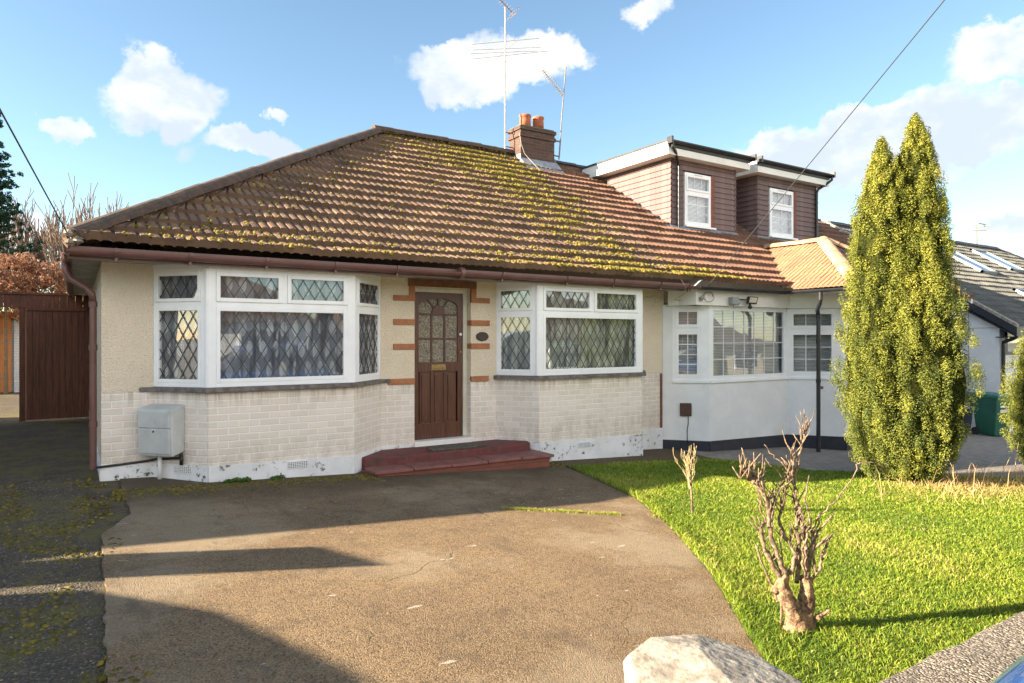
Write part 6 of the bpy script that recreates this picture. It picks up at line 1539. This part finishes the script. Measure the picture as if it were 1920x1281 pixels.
# dry grass at the foot of the conifer
n = 1500; a = rng.random(n)*6.283; P_ = np.stack([10.35+.9*rng.normal(size=n), 4.45+.35*rng.normal(size=n), np.zeros(n)], 1); P_[:, 2] = -1.55-.047*P_[:, 0]+.01
hh_ = .05+.12*rng.random(n); hh_[:26] = .30+.28*rng.random(26)
g_ = blades(P_, hh_, np.full(n, .0045), .5+.9*rng.random(n)*(hh_ < .25), rng.random(n), 'dry_grass', M['drygrass']); tag(g_, 'dry straw coloured grass at the foot of the tall conifer', 'grass', kind='stuff')
mb = MB()
for (x_, y_, L_) in ((11.0, 4.2, .55), (10.7, 4.3, .4), (11.4, 4.0, .45), (9.9, 4.5, .35)):
    branch_set(mb, Vector((x_, y_, zg(x_))), Vector((random.uniform(-.5, .6), random.uniform(-.3, .3), 1)), L_, .006, 1, .5, .15, 5, .2, .003, (1, 2))
tag(mb.build('dead_twigs', M['twig']), 'few pale dead twigs sticking up beside the conifer foot', 'twigs', kind='stuff')
# stones of the side strip and loose grit on the drive
def stones(Pxy, r, name, label, tfun, off_=-.012):
    n = len(Pxy); base = np.array([[1,0,0],[0,1,0],[-1,0,0],[0,-1,0],[0,0,.7],[0,0,-.5]], float); f = np.array([[0,1,4],[1,2,4],[2,3,4],[3,0,4],[1,0,5],[2,1,5],[3,2,5],[0,3,5]])
    th = rng.random(n)*6.283; c, s_ = np.cos(th), np.sin(th)
    V_ = base[None]*(.7+.6*rng.random((n, 6, 1)))*r[:, None, None]; V_ = V_*np.array([1, 1, .6]); 
    X_ = V_[:, :, 0]*c[:, None]-V_[:, :, 1]*s_[:, None]; Y_ = V_[:, :, 0]*s_[:, None]+V_[:, :, 1]*c[:, None]*.8
    zz = -1.55-.047*np.clip(Pxy[:, 0], 0, 24)+off_
    V_ = np.stack([X_+Pxy[:, :1], Y_+Pxy[:, 1:2], V_[:, :, 2]+zz[:, None]+r[:, None]*.1], 2).reshape(-1, 3)
    F_ = (f[None]+np.arange(n)[:, None, None]*6).reshape(-1, 3)
    o = npmesh(name, V_, F_, M['stones'], None, np.repeat(tfun(n), 8), True); tag(o, label, 'gravel', kind='stuff')
n = 26000; xx = -1.3+1.38*rng.random(n); yy_ = 2.2+rng.random(n)**1.4*7.0
stones(np.stack([xx, yy_], 1), .003+.008*rng.random(n)**2.5, 'gravel', 'loose small gravel on the dark strip left of the driveway', lambda n: .8*rng.random(n)**1.8)
n = 2600; Pq = np.stack([.1+rng.random(n)*4.6, 1.2+rng.random(n)*7.0], 1); Pq = Pq[Pq[:, 0] < 2.0+Pq[:, 1]*.55]
stones(Pq, .002+.004*rng.random(len(Pq))**3, 'loose_grit', 'scattered pale grit on the concrete driveway', lambda n: rng.random(n)**.8, .006)
# moss and litter at the wall foot
V = []; F = []; T = []
for _ in range(9000):
    x = random.choice([random.uniform(.2, 3.1), random.uniform(-1.6, .12), random.uniform(-1.2, .12), random.uniform(-2.2, .3), random.uniform(5.6, 8.8), random.uniform(-1.2, .1)])
    y = {True: 8.15-abs(random.gauss(0, .25)), False: random.uniform(2.5, 9)}[x > .3]
    if x > .3 and y > (8.72 if x < .7 else 8.2): continue
    if x < .3 and noise.noise(Vector((x*2.2, y*1.4, 4))) < -.02: continue
    clump(Vector((x, y, zg(x)+(.004 if x > .1 else -.012))), random.uniform(.008, .028), Vector((0, 0, 1)), random.uniform(0, .55), .35)
mo = npmesh('ground_moss', V, F, M['moss'], None, T, True); tag(mo, 'low moss growing on the damp ground near the walls', 'moss', kind='stuff')
def weed(x, y, r, n, label):
    Wd_ = leaf_cloud([(x+random.gauss(0, r), y+random.gauss(0, r*.3), zg(x)+.03) for _ in range(n)], [(.03, .03, .02)]*n, 40, .012, M['weed'], 'weed', None); tag(Wd_, label, 'weed')
weed(1.52, 8.13, .09, 14, 'green weed tuft at the foot of the white plinth, left one')
weed(1.98, 8.14, .05, 7, 'smaller green weed tuft at the plinth under the left bay')
# dead leaves and bits
n = 150; xx = -1.2+rng.random(n)*6.6; yy_ = 5.9+rng.random(n)*2.2; A_ = rng.random(n)*6.283; V = []; F = []
for i in range(n):
    x, y, r_ = xx[i], yy_[i], .008+.02*rng.random()**2; z = zg(x)+.012; b = len(V); c, s_ = math.cos(A_[i]), math.sin(A_[i])
    for (p, q, h) in ((-1, 0, 0), (0, -.5, .25), (1, 0, 0), (0, .5, .25)): V.append((x+(p*c-q*s_)*r_, y+(p*s_+q*c)*r_, z+h*r_))
    F.append((b, b+1, b+2, b+3))
lt = npmesh('leaf_litter', V, F, M['litter'], None, rng.random(n)); tag(lt, 'small dead leaves scattered near the doorstep', 'leaves', kind='stuff')

# ------------------------------------------------------------------ put each thing's Empty at its base
bpy.context.view_layer.update()
for o in list(sc.objects):
    if o.parent is None and o.type == 'EMPTY':
        pts = []
        for c in o.children:
            if c.type == 'MESH' and len(c.data.vertices):
                bb = [Vector(q) for q in c.bound_box]; pts += bb
        lo = Vector((min(p.x for p in pts), min(p.y for p in pts), min(p.z for p in pts))); hi = Vector((max(p.x for p in pts), max(p.y for p in pts), 0))
        base_ = Vector(((lo.x+hi.x)/2, (lo.y+hi.y)/2, lo.z))
        o.location = base_
        for c in o.children: c.location = -base_
# ------------------------------------------------------------------ raise everything so that the ground is near z = 0
for o in list(sc.objects):
    if o.parent is None: o.location.z += EYE
